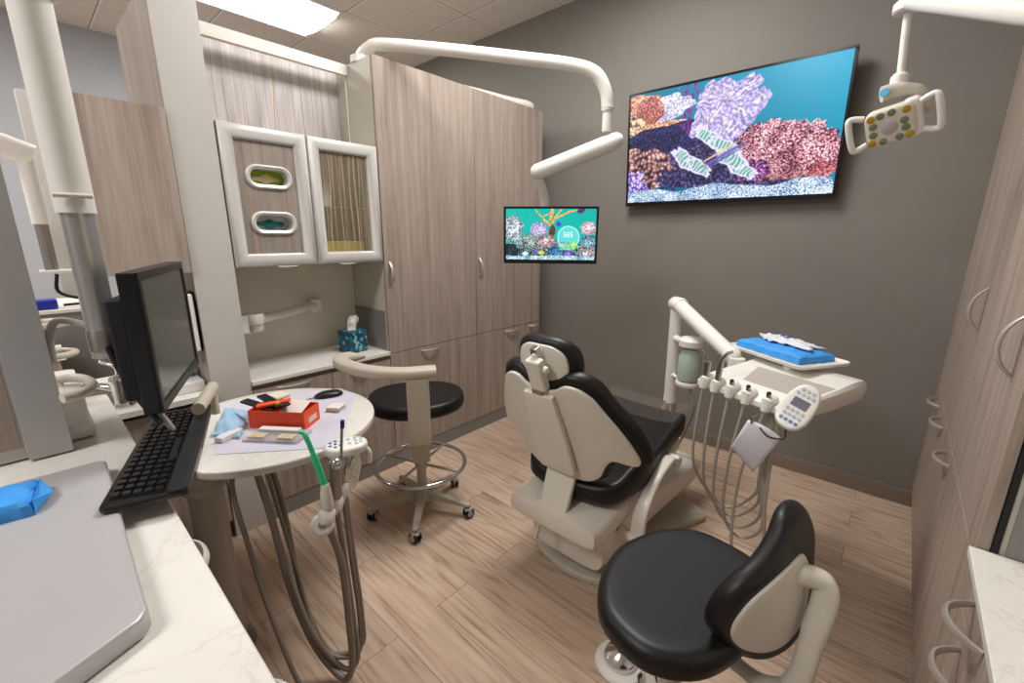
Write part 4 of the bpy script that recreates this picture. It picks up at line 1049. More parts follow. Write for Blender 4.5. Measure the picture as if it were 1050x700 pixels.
# body: profile lofted along a
K = []
prof = [(.0, .888), (-.014, .897), (-.012, .918), (.03, .936), (.12, .946), (.26, .958), (.36, .972), (.42, .972), (.448, .955), (.45, .925), (.43, .895), (.25, .878), (.06, .876)]
vs = []; fs = []; n = len(prof)
secs = [(-.02, .93, .03), (-.012, 1, .0), (.02, 1, 0), (.34, 1, 0), (.375, 1, .0), (.385, .9, .03)]
for (u, sc_, sh) in secs:
    for (v, z_) in prof: vs.append(dp(u, sh+v*(1-sh*2)*sc_+.02*(1-sc_), .925+(z_-.925)*(.6 if sc_ < 1 else 1)))
for i in range(len(secs)-1):
    for k in range(n): fs.append((i*n+k, i*n+(k+1) % n, (i+1)*n+(k+1) % n, (i+1)*n+k))
fs += [tuple(range(n)), tuple((len(secs)-1)*n+k for k in range(n))]
MB().add(vs, fs).build('control_head', WHITE, t, angle=50, bevel=.004)
vs = [dp(.12, .09, .9445), dp(.365, .09, .9445), dp(.365, .26, .9595), (dp(.06, .26, .9595))]
MB().add([v_ for v_ in vs]+[v_-up*.006 for v_ in vs], [(0, 1, 2, 3), (7, 6, 5, 4), (0, 1, 5, 4), (1, 2, 6, 5), (2, 3, 7, 6), (3, 0, 4, 7)]).build('top_mat', mat('grey_mat', (178, 170, 160), .4), t)
MB().obox(dp(.18, .26, .882), da, db, up, .30, .34, .02).build('under_pan', GREYP, t, bevel=.004)
# tray on a stalk
T0 = Vector((-.574, 2.173, 0)); ta = (Vector((-.226, 1.95, 0))-T0).normalized(); tb = Vector((-ta.y, ta.x, 0))
def tp(u, v, z=0): return T0+ta*u+tb*v+up*z
tro = rrect(-.01, .402, 0, .27, .03, 6)
MB().pad(tro, [(.012, 0), (.004, .004), (0, .016), (.003, .018), (.010, .010)], lambda u, v, w: tuple(tp(u, v, .988+w)), 4).build('tray', WHITE, t, angle=50)
MB().cyl(tuple(tp(.30, .06, .95)), tuple(tp(.30, .06, .989)), .025).build('tray_stalk', WHITE, t)
# holders and hoses
hp = [(.028, .0), (.082, .0), (.150, .0), (.220, .0), (.300, .0)]
vsn = []
for i, (u, v) in enumerate(hp):
    c_ = dp(u, -.012, .915)
    MB().tube([tuple(c_+up*.022+db*.03), tuple(c_+up*.014-db*.006), tuple(c_-up*.020-db*.012)], [.018, .021, .015], 16).build('holder', WHITE, t)
    if i >= 2:
        MB().tube([tuple(c_+up*.012), tuple(c_+up*.045-db*.004)], [.009, .008], 12).build('coupling', STEEL, t)
        MB().sphere(tuple(c_+up*.046-db*.004), .008).build('coupling_cap', BLACKP, t)
s1 = thing('air_syringe', 'chrome air-water syringe standing at the left end of the delivery unit', 'syringe', tuple(dp(.028, -.012, .93)))
c_ = dp(.028, -.012, .93)
MB().tube([tuple(c_-up*.02), tuple(c_+up*.05), tuple(c_+up*.075)], [.010, .013, .014], 12).build('handle', STEEL, s1)
MB().tube(spline([tuple(c_+up*.072), tuple(c_+up*.10-da*.012), tuple(c_+up*.115-da*.035)], 4), .0045, 8).build('nozzle', CHROME, s1)
s1 = thing('handpiece', 'slim chrome handpiece second from left on the delivery unit', 'handpiece', tuple(dp(.082, -.012, .93)))
c_ = dp(.082, -.012, .93)
MB().tube([tuple(c_-up*.02), tuple(c_+up*.05+da*.004), tuple(c_+up*.105+da*.012), tuple(c_+up*.135+da*.035)], [.011, .012, .008, .006], 12).build('body', STEEL, s1)
MB().cyl(tuple(c_+up*.13+da*.034-db*.006), tuple(c_+up*.142+da*.05+db*.004), .007, seg=12).build('head', CHROME, s1)
G2 = 'hoses looping under the delivery unit'
lab = ['pale hose at the far left, below the chrome syringe', 'pale hose below the slim chrome handpiece', 'pale hose below the left black coupling', 'pale hose below the middle black coupling', 'pale hose below the right black coupling, behind the paper']
hb_ = [(-.43, 1.96, .30), (-.41, 1.95, .27), (-.38, 1.93, .235), (-.35, 1.91, .21), (-.315, 1.84, .13)]
for i, (u, v) in enumerate(hp):
    a_ = dp(u, -.024, .90); B_ = Vector(hb_[i]); e_ = dp(.20+.028*i, .16-.03*i, .885)
    off = (-.012, -.01, -.02, -.035, -.06)[i]
    m1 = a_ + up*-.30 + da*(off); m2 = Vector(((a_.x*.45+B_.x*.55)-.045, (a_.y*.5+B_.y*.5), B_.z+.13))
    e1 = Vector(((e_.x*.6+B_.x*.4)+.035, (e_.y*.6+B_.y*.4), B_.z+.13)); e2 = e_+up*-.33
    o = MB().tube(spline([a_, m1, m2, B_, e1, e2, e_], 10), .0062, 10).build('hose', LHOSE, t, label=lab[i])
# keypad on its own bracket
kc2 = Vector((-.190, 1.655, .944)); view = Vector((.22, -1.64, .60)).normalized()
ku = Vector((.16, .10, .98)); kf = Vector((.05, -.86, .50)).normalized(); ku = (ku-kf*ku.dot(kf)).normalized(); kr = ku.cross(kf).normalized()
if kr.x < 0: kr = -kr
ku = (ku*math.cos(-.18)-kr*math.sin(-.18)).normalized(); kr = (kr-ku*kr.dot(ku)).normalized()
def kpd(u, v, w): return kc2+kr*u+ku*v+kf*w
ob_ = MB().pad(ell(.050, .084, 44, 2.5), rnd(.009, .026, 4), lambda u, v, w: tuple(kpd(u*(1-.1*(v/.09)), v, w-.013)), 5).build('keypad', WHITE, t, label='oval white keypad with small grey screen')
MB().obox(kpd(0, .012, .0138), kr, ku, kf, .050, .032, .0016).build('display', mat('lcd_grey', (112, 112, 128), .2), ob_)
KB1 = mat('grey_button', (176, 182, 190), .4); KB2 = mat('blue_button', (96, 128, 176), .4)
for (v, us, m_) in ((.066, (-.018, 0, .018), KB1), (.048, (-.027, -.009, .009, .027), KB1), (-.02, (-.027, -.009, .009, .027), KB1), (-.04, (-.027, -.009, .009, .027), KB1), (-.062, (-.027, -.009, .009, .027), KB2)):
    for u in us:
        MB().lathe([(.0062, 0), (.006, .002), (0, .0024)], tuple(kpd(u*.88, v*.9, .0125)), tuple(kf), 12).build('button', m_, ob_)
MB().tube([tuple(kpd(0, .05, -.012)), tuple(dp(.36, .12, .93))], .014, 12).build('mount', WHITE, ob_)
cab = MB().tube(spline([tuple(kpd(.01, -.085, -.005)), tuple(kpd(.018, -.115, -.01)), tuple(kpd(-.02, -.135, -.005)), tuple(kpd(-.055, -.125, .0))], 6), .0028, 8).build('cord', BLACKP, ob_)
# paper bib clipped below
t5 = thing('clipped_paper', 'small sheet of ruled white paper clipped below the delivery unit', 'paper', (-.30, 1.64, .78))
q = [Vector((-.330, 1.645, .862)), Vector((-.222, 1.655, .822)), Vector((-.292, 1.655, .662)), Vector((-.372, 1.640, .742))]
vs = []; fs = []; n = 10
for i in range(n+1):
    for j in range(n+1):
        a_, c2 = i/n, j/n
        p = (q[0]*(1-a_)+q[1]*a_)*(1-c2)+(q[3]*(1-a_)+q[2]*a_)*c2
        p = p+Vector((0, -.012*math.sin(PI*c2)-.004*math.sin(PI*a_), .010*math.sin(PI*a_)*(1-c2))); vs.append(p)
for i in range(n):
    for j in range(n): fs.append((i*(n+1)+j, (i+1)*(n+1)+j, (i+1)*(n+1)+j+1, i*(n+1)+j+1))
mp_, nt, bs = newmat('ruled_paper'); N, Lk = nt.nodes, nt.links; tc = N.new('ShaderNodeTexCoord'); wv = N.new('ShaderNodeTexWave'); wv.bands_direction = 'DIAGONAL'; wv.inputs['Scale'].default_value = 45
cr = N.new('ShaderNodeValToRGB'); cr.color_ramp.elements[0].position = .3; cr.color_ramp.elements[0].color = (*s2l((196, 194, 206)), 1); cr.color_ramp.elements[1].position = .5; cr.color_ramp.elements[1].color = (*s2l((226, 222, 226)), 1)
Lk.new(tc.outputs['Object'], wv.inputs['Vector']); Lk.new(wv.outputs['Fac'], cr.inputs[0]); Lk.new(cr.outputs[0], bs.inputs['Base Color']); bs.inputs['Roughness'].default_value = .9
o = MB().add(vs, fs).build('sheet', mp_, t5); md_ = o.modifiers.new('s', 'SOLIDIFY'); md_.thickness = .0008
for qq in (q[0]+Vector((.012, 0, 0)), q[1]):
    MB().tube([tuple(qq+up*.012), tuple(qq-up*.012)], .005, 8).build('clip', CHROME, t5)
MB().tube(spline([tuple(q[0]+Vector((.012, 0, .01))), tuple(dp(.285, -.01, .895)+Vector((0, 0, -.01)))], 4), .002, 6).build('cord', STEEL, t5)
# blue pack on the tray
t, ax, ay, bd = wrapped('sterile_pack', 'large blue wrapped instrument pack on the delivery tray', tuple(tp(.185, .135, 1.0)), tuple(ta), (.335, .19, .036), BLUEW, 5)
vs = []; fs = []; nx, ny = 18, 12; c0 = tp(.18, .16, 1.040)
for i in range(nx):
    for j in range(ny):
        u, v = i/(nx-1)-.5, j/(ny-1)-.5
        r_ = 1-.18*math.sin(5*math.atan2(v, u)+1)
        p = c0+ta*u*.25*r_+tb*v*.09*r_+up*(.020*(1-4*v*v)*(1-3*u*u)+.010*abs(math.sin(14*u+9*v))+.004*math.sin(31*u+17*v)); vs.append(p)
for i in range(nx-1):
    for j in range(ny-1): fs.append((i*ny+j, (i+1)*ny+j, (i+1)*ny+j+1, i*ny+j+1))
o = MB().add(vs, fs).build('gauze_pouch', mat('pouch_white', (218, 222, 228), .5, alpha=.92)); md_ = o.modifiers.new('s', 'SOLIDIFY'); md_.thickness = .002
tag(o, 'crumpled white pouch lying on the blue pack of the delivery tray', 'pouch')
b = MB().obox(c0+up*.034+ta*-.01, ta, tb, up, .05, .022, .002); b.build('indicator', mat('navy_print', (70, 90, 150), .5), None)
bpy.data.objects['indicator'].parent = o
# post, arm and water bottle
t = thing('unit_post', 'white upright post and sloping arm carrying the delivery unit', 'support arm', (-.915, 2.43, 0))
MB().lathe([(.12, 0), (.12, .02), (.08, .035), (.045, .05)], (-.915, 2.55, 0)).build('floor_flange', DB, t)
MB().tube(spline([(-.915, 2.55, .04), (-.915, 2.50, .30), (-.914, 2.44, .49), (-.917, 2.43, .8), (-.922, 2.43, 1.10)], 6), [.04]*14+[.034]*11, 24).build('post', WHITE, t)
MB().lathe([(.046, 0), (.046, .05), (.034, .055)], (-.912, 2.435, .50)).build('collar', CHROME, t)
MB().lathe([(.036, -.045), (.042, -.035), (.042, .035), (.036, .045)], (-.915, 2.425, 1.125), (.6, -.5, .0), 28).build('shoulder', WHITE, t)
MB().tube([(-.905, 2.415, 1.125), (-.72, 2.27, 1.045), (-.53, 2.12, .965)], [.040, .038, .036], 24).build('arm', WHITE, t)
MB().sphere((-.53, 2.12, .965), .042).build('arm_end', WHITE, t)
MB().cyl((-.50, 2.09, .90), (-.50, 2.09, .965), .035).build('wrist', WHITE, t)
b_ = thing('water_bottle', 'translucent green water bottle hanging on the white post', 'bottle', (-.783, 2.32, .72))
MB().lathe([(.045, 0), (.058, .01), (.062, .05), (.058, .13), (.045, .165), (.034, .175), (.034, .185)], (-.783, 2.32, .735), seg=32).build('bottle', mat('sea_glass', (190, 206, 194), .25, alpha=.8), b_)
MB().lathe([(.045, 0), (.066, .005), (.066, .035), (.055, .048), (0, .055)], (-.783, 2.32, .925), seg=32).build('cap', WHITE, b_)
MB().tube([(-.905, 2.41, .935), (-.79, 2.33, .935)], .02, 12).build('cap_arm', WHITE, b_)
MB().lathe([(.06, 0), (.064, .006), (.064, .022), (.06, .028)], (-.783, 2.32, .705), seg=32).build('cradle', WHITE, b_)
MB().tube([(-.905, 2.41, .72), (-.80, 2.33, .72)], .010, 10).build('cradle_arm', WHITE, b_)
MB().tube(spline([(-.76, 2.29, .70), (-.72, 2.27, .60), (-.76, 2.30, .45), (-.85, 2.35, .2)], 6), .006, 8).build('tube', GREYP, b_)

# ---------------------------------------------------------------- painted screens: colours given off by the display pixels
def hash2(a, b, s=0):
    v = np.sin(a*127.1+b*311.7+s*74.7)*43758.5453
    return v-np.floor(v)
def worley(x, y, s=0):
    xi, yi = np.floor(x), np.floor(y); d1 = np.full(x.shape, 9.); idv = np.zeros(x.shape)
    for i in (-1, 0, 1):
        for j in (-1, 0, 1):
            cx, cy = xi+i, yi+j
            px, py = cx+hash2(cx, cy, s), cy+hash2(cx, cy, s+5)
            d = np.hypot(px-x, py-y); m_ = d < d1
            idv = np.where(m_, hash2(cx, cy, s+9), idv); d1 = np.where(m_, d, d1)
    return d1, idv
def vnoise(x, y, s=0):
    xi, yi = np.floor(x), np.floor(y); fx, fy = x-xi, y-yi; fx = fx*fx*(3-2*fx); fy = fy*fy*(3-2*fy)
    a, b, c, d = hash2(xi, yi, s), hash2(xi+1, yi, s), hash2(xi, yi+1, s), hash2(xi+1, yi+1, s)
    return (a*(1-fx)+b*fx)*(1-fy)+(c*(1-fx)+d*fx)*fy
def col(c): return np.array(c, float)/255
class Paint:
    def __init__(s, nx, ny, asp):
        s.u, s.v = np.meshgrid((np.arange(nx)+.5)/nx, (np.arange(ny)+.5)/ny, indexing='ij'); s.asp = asp
        s.X = s.u*asp; s.Y = s.v; s.im = np.zeros((nx, ny, 3))
    def put(s, mask, c):
        m_ = np.clip(mask, 0, 1)[..., None]; s.im = s.im*(1-m_)+np.asarray(c)*m_
    def blob(s, cu, cv, ru, rv, rot=0, wob=.15, k=5, seed=0, soft=.04):
        x, y = (s.u-cu)*s.asp, s.v-cv; c_, s_ = math.cos(rot), math.sin(rot)
        x, y = x*c_+y*s_, -x*s_+y*c_; x /= ru*s.asp; y /= rv
        r = np.hypot(x, y); th = np.arctan2(y, x)
        e = 1+wob*np.sin(k*th+seed)+wob*.6*np.sin((2*k+1)*th+2*seed)+wob*.4*(vnoise(s.X*40, s.Y*40, seed)-.5)
        return np.clip((e-r)/soft, 0, 1), r/e
    def cells(s, sc_, dark, mid, light, seed=0, warp=0):
        d, i = worley(s.X*sc_+warp*vnoise(s.X*6, s.Y*6, seed), s.Y*sc_, seed)
        d = np.clip(d*1.3, 0, 1)[..., None]; i = i[..., None]
        big = vnoise(s.X*9, s.Y*9, seed+3)[..., None]; fine = vnoise(s.X*70, s.Y*70, seed+1)[..., None]
        c1 = col(light)*(.80+.3*i); c2 = col(mid)*(.8+.4*i[..., ::-1]); c3 = col(dark)
        d = np.clip(d+.35*(fine-.5)+.55*(.5-big), 0, 1)
        return np.clip(np.where(d < .5, c1*(1-d*2)+c2*(d*2), c2*(2-d*2)+c3*(d*2-1)), 0, 1)
def big_reef(nx=420, ny=240):
    P = Paint(nx, ny, 1.75); u, v, X, Y = P.u, P.v, P.X, P.Y
    P.im = col((0, 96, 118))*(1-u[..., None])+col((4, 140, 172))*u[..., None]; P.im = P.im*(.85+.25*(v[..., None]))
    # dark rock base
    m_, r = P.blob(.28, .42, .40, .28, 0, .06, 4, 1); P.put(m_, P.cells(30, (10, 10, 34), (28, 28, 76), (70, 74, 140), 3))
    m_, r = P.blob(.62, .30, .42, .26, 0, .06, 4, 2); P.put(m_, P.cells(34, (14, 12, 36), (42, 36, 84), (120, 110, 160), 4))
    # purple gorgonian
    for k, (a, bb, c2, d2, w_) in enumerate(((.30, .55, .315, 1.0, .012), (.315, .8, .27, .98, .009), (.32, .75, .36, 1.0, .011), (.33, .6, .34, .9, .014), (.29, .85, .335, .93, .008), (.315, .9, .30, 1.0, .009), (.345, .8, .375, .95, .008))):
        t_ = np.clip(((u-a)*(c2-a)+(v-bb)*(d2-bb))/((c2-a)**2+(d2-bb)**2), 0, 1)
        dd = np.hypot((u-a-t_*(c2-a))*1.75, v-bb-t_*(d2-bb))-.007*np.sin(v*70+k)
        P.put(np.clip((w_-dd)/.006, 0, 1), P.cells(70, (70, 10, 90), (130, 30, 140), (200, 90, 205), 7))
    # white table coral top left and orange ball
    m_, r = P.blob(.07, .87, .13, .13, 0, .08, 3, 1); P.put(m_, P.cells(40, (150, 90, 70), (215, 150, 120), (250, 215, 190), 8))
    m_, r = P.blob(.22, .83, .13, .11, .15, .12, 4, 2); P.put(m_, P.cells(55, (120, 120, 175), (200, 195, 225), (252, 250, 255), 9))
    m_, r = P.blob(.115, .84, .085, .12, -.3, .03, 3, 1); P.put(m_, P.cells(60, (110, 50, 50), (172, 88, 74), (232, 190, 200), 10))
    m_, r = P.blob(.03, .72, .06, .09, 0, .1, 3, 1); P.put(m_, P.cells(30, (40, 40, 90), (190, 150, 70), (240, 235, 230), 11))
    m_, r = P.blob(.15, .705, .16, .025, .02, .08, 5, 1); P.put(m_, P.cells(40, (150, 90, 60), (205, 160, 120), (245, 235, 225), 12))
    m_, r = P.blob(.18, .56, .17, .12, -.1, .1, 4, 3); P.put(m_, P.cells(36, (10, 10, 40), (26, 24, 74), (66, 64, 130), 13))
    # lavender soft coral
    for (cu, cv, ru, rv, sd) in ((.50, .80, .135, .18, 1), (.46, .66, .12, .15, 2), (.57, .68, .12, .15, 3), (.60, .87, .075, .08, 4), (.66, .76, .06, .07, 5), (.43, .87, .07, .09, 6), (.52, .56, .10, .10, 7)):
        m_, r = P.blob(cu, cv, ru, rv, .2*sd, .1, 4, sd)
        th = np.arctan2((v-cv), (u-cu)*1.75)
        st = .5+.5*np.sin((X*math.cos(sd*1.3)+Y*math.sin(sd*1.3))*120+16*vnoise(X*13, Y*13, sd))*(.4+.6*vnoise(X*50, Y*50, sd))
        sh = np.clip(1.25-r*.55, 0, 1.2)
        c_ = (col((250, 240, 255))[None, None]*(st[..., None]*.5+.5)*(1-.45*r[..., None])+col((128, 108, 215))[None, None]*(.45*r[..., None]+.12*(1-st[..., None])))
        P.put(m_, np.clip(c_*(.70+.6*vnoise(X*75, Y*75, sd))[..., None], 0, 1))
        m2, _ = P.blob(cu, cv-.03, ru*.3, rv*.2, 0, .2, 3, sd); P.put(m2*.35, col((110, 95, 200)))
    # anemones, pink white tentacles
    for (cu, cv, ru, rv, sd) in ((.72, .46, .14, .15, 1), (.69, .33, .11, .20, 2), (.80, .36, .09, .22, 3), (.87, .35, .12, .22, 4), (.93, .30, .09, .20, 5), (.80, .24, .15, .12, 6)):
        m_, r = P.blob(cu, cv, ru, rv, 0, .07, 9, sd, soft=.08)
        c_ = P.cells(62, (60, 20, 52), (196, 122, 130), (255, 240, 250), 20+sd, 2)
        lo = np.clip((.30-v)/.25, 0, 1)[..., None]; c_ = c_*(1-lo*.55)+col((120, 45, 50))*lo*.35
        P.put(m_, c_)
    m_, r = P.blob(.66, .22, .08, .09, 0, .1, 6, 3); P.put(m_, P.cells(44, (30, 8, 44), (96, 40, 96), (210, 150, 215), 28))
    m_, r = P.blob(.95, .19, .06, .06, 0, .1, 6, 3); P.put(m_, P.cells(60, (90, 26, 36), (170, 84, 92), (226, 160, 168), 29))
    # striped clam mantle
    for (cu, cv, ru, rv, rot, sd) in ((.45, .52, .10, .060, -.6, 1), (.52, .44, .10, .06, -.5, 2), (.33, .36, .10, .070, -.7, 3), (.40, .29, .08, .06, -.6, 4), (.61, .24, .09, .06, -.5, 5), (.56, .33, .09, .07, -.5, 6)):
        m_, r = P.blob(cu, cv, ru, rv, rot, .10, 5, sd, soft=.12)
        x = (u-cu)*1.75*math.cos(rot)+(v-cv)*math.sin(rot)
        st = (.5+.5*np.sin(x*190+7*vnoise(X*20, Y*20, sd)))[..., None]
        rim = np.clip((r-.62)/.2, 0, 1)[..., None]
        c_ = (col((66, 150, 112))*st+col((206, 200, 226))*(1-st))*(1-rim)+col((214, 206, 232))*rim
        P.put(m_, c_)
    # fish streak
    for (cu, cv, ru, rv, c2, rot) in ((.52, .37, .13, .022, (92, 90, 160), .45), (.50, .395, .13, .012, (216, 180, 150), .45), (.54, .355, .12, .012, (180, 186, 226), .45), (.52, .34, .10, .008, (44, 40, 96), .45)):
        m_, r = P.blob(cu, cv, ru, rv, rot, .02, 2, 1, soft=.4); P.put(m_*.9, col(c2))
    # plated coral lower left
    m_, r = P.blob(.10, .32, .19, .19, -.25, .08, 5, 2); P.put(m_, P.cells(26, (30, 16, 36), (140, 96, 92), (226, 188, 176), 31))
    m_, r = P.blob(.03, .16, .08, .14, 0, .2, 6, 2); P.put(m_, P.cells(34, (46, 24, 92), (120, 92, 180), (226, 210, 250), 32))
    m_, r = P.blob(.24, .20, .07, .10, 0, .2, 6, 2); P.put(m_*.8, P.cells(34, (12, 12, 50), (50, 48, 110), (120, 120, 190), 33))
    # gravel
    gl = .10+.035*(vnoise(X*6, Y*0, 3))+.015*np.sin(X*9)+.02*np.clip(.2-u, 0, 1)
    P.put(np.clip((gl-v)/.015, 0, 1), P.cells(85, (40, 62, 104), (160, 188, 220), (250, 252, 255), 35))
    return P.im
def small_reef(nx=260, ny=148):
    P = Paint(nx, ny, 1.75); u, v, X, Y = P.u, P.v, P.X, P.Y
    P.im = col((10, 172, 160))*(1-u[..., None]*.25)+col((0, 130, 128))*(u[..., None]*.25)
    m_, r = P.blob(.5, .20, .56, .16, 0, .06, 5, 1); P.put(m_, P.cells(26, (14, 34, 44), (60, 88, 96), (180, 196, 200), 1))
    # branch coral top
    for (a, b, c2, d2, w_) in ((.50, .68, .42, .80, .03), (.42, .80, .36, .92, .02), (.50, .70, .56, .84, .03), (.56, .82, .72, .96, .025), (.50, .8, .52, 1.0, .035), (.42, .86, .50, .92, .018), (.72, .95, .84, .99, .02), (.36, .90, .33, .98, .015), (.55, .84, .62, 1.0, .02)):
        t_ = np.clip(((u-a)*(c2-a)+(v-b)*(d2-b))/((c2-a)**2+(d2-b)**2), 0, 1); dd = np.hypot((u-a-t_*(c2-a))*1.75, v-b-t_*(d2-b))
        P.put(np.clip((w_-dd)/.01, 0, 1), P.cells(40, (190, 110, 40), (226, 160, 70), (250, 215, 140), 2))
    m_, r = P.blob(.83, .96, .045, .05, .3, .1, 3, 1); P.put(m_, P.cells(50, (30, 30, 90), (60, 50, 130), (150, 60, 60), 3))
    m_, r = P.blob(.52, .56, .035, .14, 0, .1, 4, 1); P.put(m_, P.cells(40, (30, 22, 20), (80, 50, 40), (140, 90, 70), 4))
    m_, r = P.blob(.59, .71, .03, .05, 0, .1, 4, 1); P.put(m_, P.cells(40, (30, 40, 150), (60, 70, 210), (120, 130, 240), 4))
    def coral(cu, cv, ru, rv, d, m2, l, sc_, sd, k=7, w_=.07):
        m_, r = P.blob(cu, cv, ru, rv, 0, w_, k, sd); c_ = P.cells(sc_, d, m2, l, sd); P.put(m_, c_*(1.1-.35*np.clip(r, 0, 1)[..., None]))
    coral(.08, .60, .12, .28, (70, 96, 110), (190, 205, 212), (255, 255, 255), 30, 5)
    coral(.13, .38, .09, .16, (60, 90, 96), (150, 175, 180), (240, 250, 250), 34, 6)
    coral(.05, .16, .10, .16, (4, 14, 22), (16, 34, 46), (60, 90, 100), 30, 7)
    coral(.27, .34, .09, .18, (50, 70, 66), (130, 150, 142), (216, 228, 222), 30, 8)
    coral(.37, .60, .10, .15, (120, 110, 180), (206, 190, 226), (250, 232, 246), 36, 9, 5, .03)
    coral(.45, .36, .12, .14, (90, 70, 80), (176, 150, 152), (226, 206, 205), 22, 10, 5, .03)
    coral(.57, .18, .08, .12, (20, 60, 110), (46, 120, 176), (140, 200, 230), 34, 11)
    coral(.70, .12, .05, .08, (60, 50, 140), (120, 100, 200), (190, 180, 250), 34, 12)
    coral(.92, .62, .09, .14, (170, 130, 140), (226, 200, 210), (255, 245, 250), 26, 13)
    coral(.93, .36, .10, .13, (20, 50, 80), (90, 150, 180), (210, 235, 240), 32, 14)
    coral(.92, .16, .10, .12, (90, 80, 90), (180, 170, 180), (240, 235, 240), 30, 15)
    # translucent bubble holding a clock
    m_, r = P.blob(.70, .44, .125, .24, 0, .02, 3, 1); P.put(m_*.55, col((150, 222, 226)))
    rim = np.clip(1-abs(r-.93)/.07, 0, 1)*(m_ > 0); P.put(rim*.8, col((205, 250, 250)))
    m_, r = P.blob(.70, .26, .12, .07, 0, .1, 5, 1); P.put(m_*.8, P.cells(34, (70, 170, 110), (120, 210, 150), (210, 245, 220), 16))
    m_, r = P.blob(.76, .30, .02, .06, 0, .2, 4, 1); P.put(m_, col((190, 220, 40)))
    seg = {'5': 'acdfg', '3': 'abcdg'}
    def digit(ch_, x0, y0, w_, h_):
        L = {'a': (0, h_, w_, h_), 'd': (0, 0, w_, 0), 'g': (0, h_/2, w_, h_/2), 'f': (0, h_/2, 0, h_), 'b': (w_, h_/2, w_, h_), 'e': (0, 0, 0, h_/2), 'c': (w_, 0, w_, h_/2)}
        for q in seg[ch_]:
            a, b, c2, d2 = L[q]; m_ = (u >= x0+a-.0025) & (u <= x0+c2+.0025) & (v >= y0+b-.0045) & (v <= y0+d2+.0045); P.put(m_*1., col((245, 255, 255)))
    digit('5', .648, .46, .020, .08); digit('3', .690, .46, .020, .08); digit('5', .724, .46, .020, .08)
    for dv in (.48, .51): P.put((((u-.679)*1.75)**2+(v-dv)**2 < .00008)*1., col((245, 255, 255)))
    gl = .07+.03*vnoise(X*7, Y*0, 4)
    P.put(np.clip((gl-v)/.02, 0, 1), P.cells(44, (60, 110, 140), (150, 190, 205), (245, 252, 255), 17))
    for (cu, cv, c2) in ((.36, .16, (120, 90, 200)), (.40, .14, (190, 200, 40)), (.22, .12, (200, 225, 235))):
        m_, r = P.blob(cu, cv, .035, .04, 0, .1, 4, 1); P.put(m_, col(c2))
    return P.im
def screen(name, o, ex, ey, W_, H_, im, strength, parent):
    nx, ny = im.shape[:2]; o, ex, ey = Vector(o), Vector(ex).normalized(), Vector(ey).normalized()
    root = parent
    while root.parent is not None: root = root.parent
    o = o-Vector(root.location)
    gx = np.linspace(0, W_, nx+1); gy = np.linspace(0, H_, ny+1)
    A, B = np.meshgrid(gx, gy, indexing='ij')
    vs = (np.array(o)[None, None]+A[..., None]*np.array(ex)+B[..., None]*np.array(ey)).reshape(-1, 3)
    i, j = np.meshgrid(np.arange(nx), np.arange(ny), indexing='ij'); a = (i*(ny+1)+j).ravel()
    F = np.stack([a, a+ny+1, a+ny+2, a+1], 1)
    me = bpy.data.meshes.new(name); me.from_pydata(vs.tolist(), [], F.tolist())
    lin = np.clip(im, 0, 1); lin = np.where(lin <= .04045, lin/12.92, ((lin+.055)/1.055)**2.4).reshape(-1, 3)
    at = me.color_attributes.new('pixels', 'FLOAT_COLOR', 'CORNER')
    buf = np.ones((len(F), 4, 4), np.float32); buf[:, :, :3] = lin[:, None, :]
    at.data.foreach_set('color', buf.ravel())
    m_, nt, bs = newmat(name+'_display'); vc = nt.nodes.new('ShaderNodeVertexColor'); vc.layer_name = 'pixels'
    nt.links.new(vc.outputs['Color'], bs.inputs['Emission Color']); bs.inputs['Emission Strength'].default_value = strength
    bs.inputs['Base Color'].default_value = (.01, .01, .012, 1); bs.inputs['Roughness'].default_value = .25
    me.materials.append(m_); ob = bpy.data.objects.new(name, me); C.objects.link(ob); ob.parent = parent
    return ob
# big television: bottom edge near the wall, top tipped forward
t = thing('television', 'large wall-mounted television showing a coral reef on the grey wall', 'television', (-1.0, 3.10, 1.71))
TW, TH = 1.275, .745
bx, ex_, uy = Vector((-1.632, 3.105, 1.712)), Vector((1, 0, 0)), Vector((0, -.055, .745)).normalized(); fz = Vector((0, -uy.z, uy.y))
cT = bx+ex_*TW/2+uy*TH/2
MB().obox(cT-fz*.022, ex_, uy, fz, TW, TH, .044).build('casing', BLACKP, t, bevel=.003)
b = MB(); bw = .014
for (du, dv, su, sv) in ((0, TH/2-bw/2, TW, bw), (0, -TH/2+bw*.9, TW, bw*1.8), (TW/2-bw/2, 0, bw, TH-3*bw), (-TW/2+bw/2, 0, bw, TH-3*bw)): b.obox(cT+fz*.002+ex_*du+uy*dv, ex_, uy, fz, su, sv, .005)
b.build('bezel', mat('gloss_black', (14, 14, 15), .2), t)

SCR = .8
screen('screen', bx+ex_*bw+uy*(bw*1.8)+fz*.0008, ex_, uy, TW-2*bw, TH-2.8*bw, big_reef(), SCR, t)
MB().box(-1.25, -.75, 3.12, YW-.001, 1.9, 2.25).build('wall_mount', BLACKM, t)

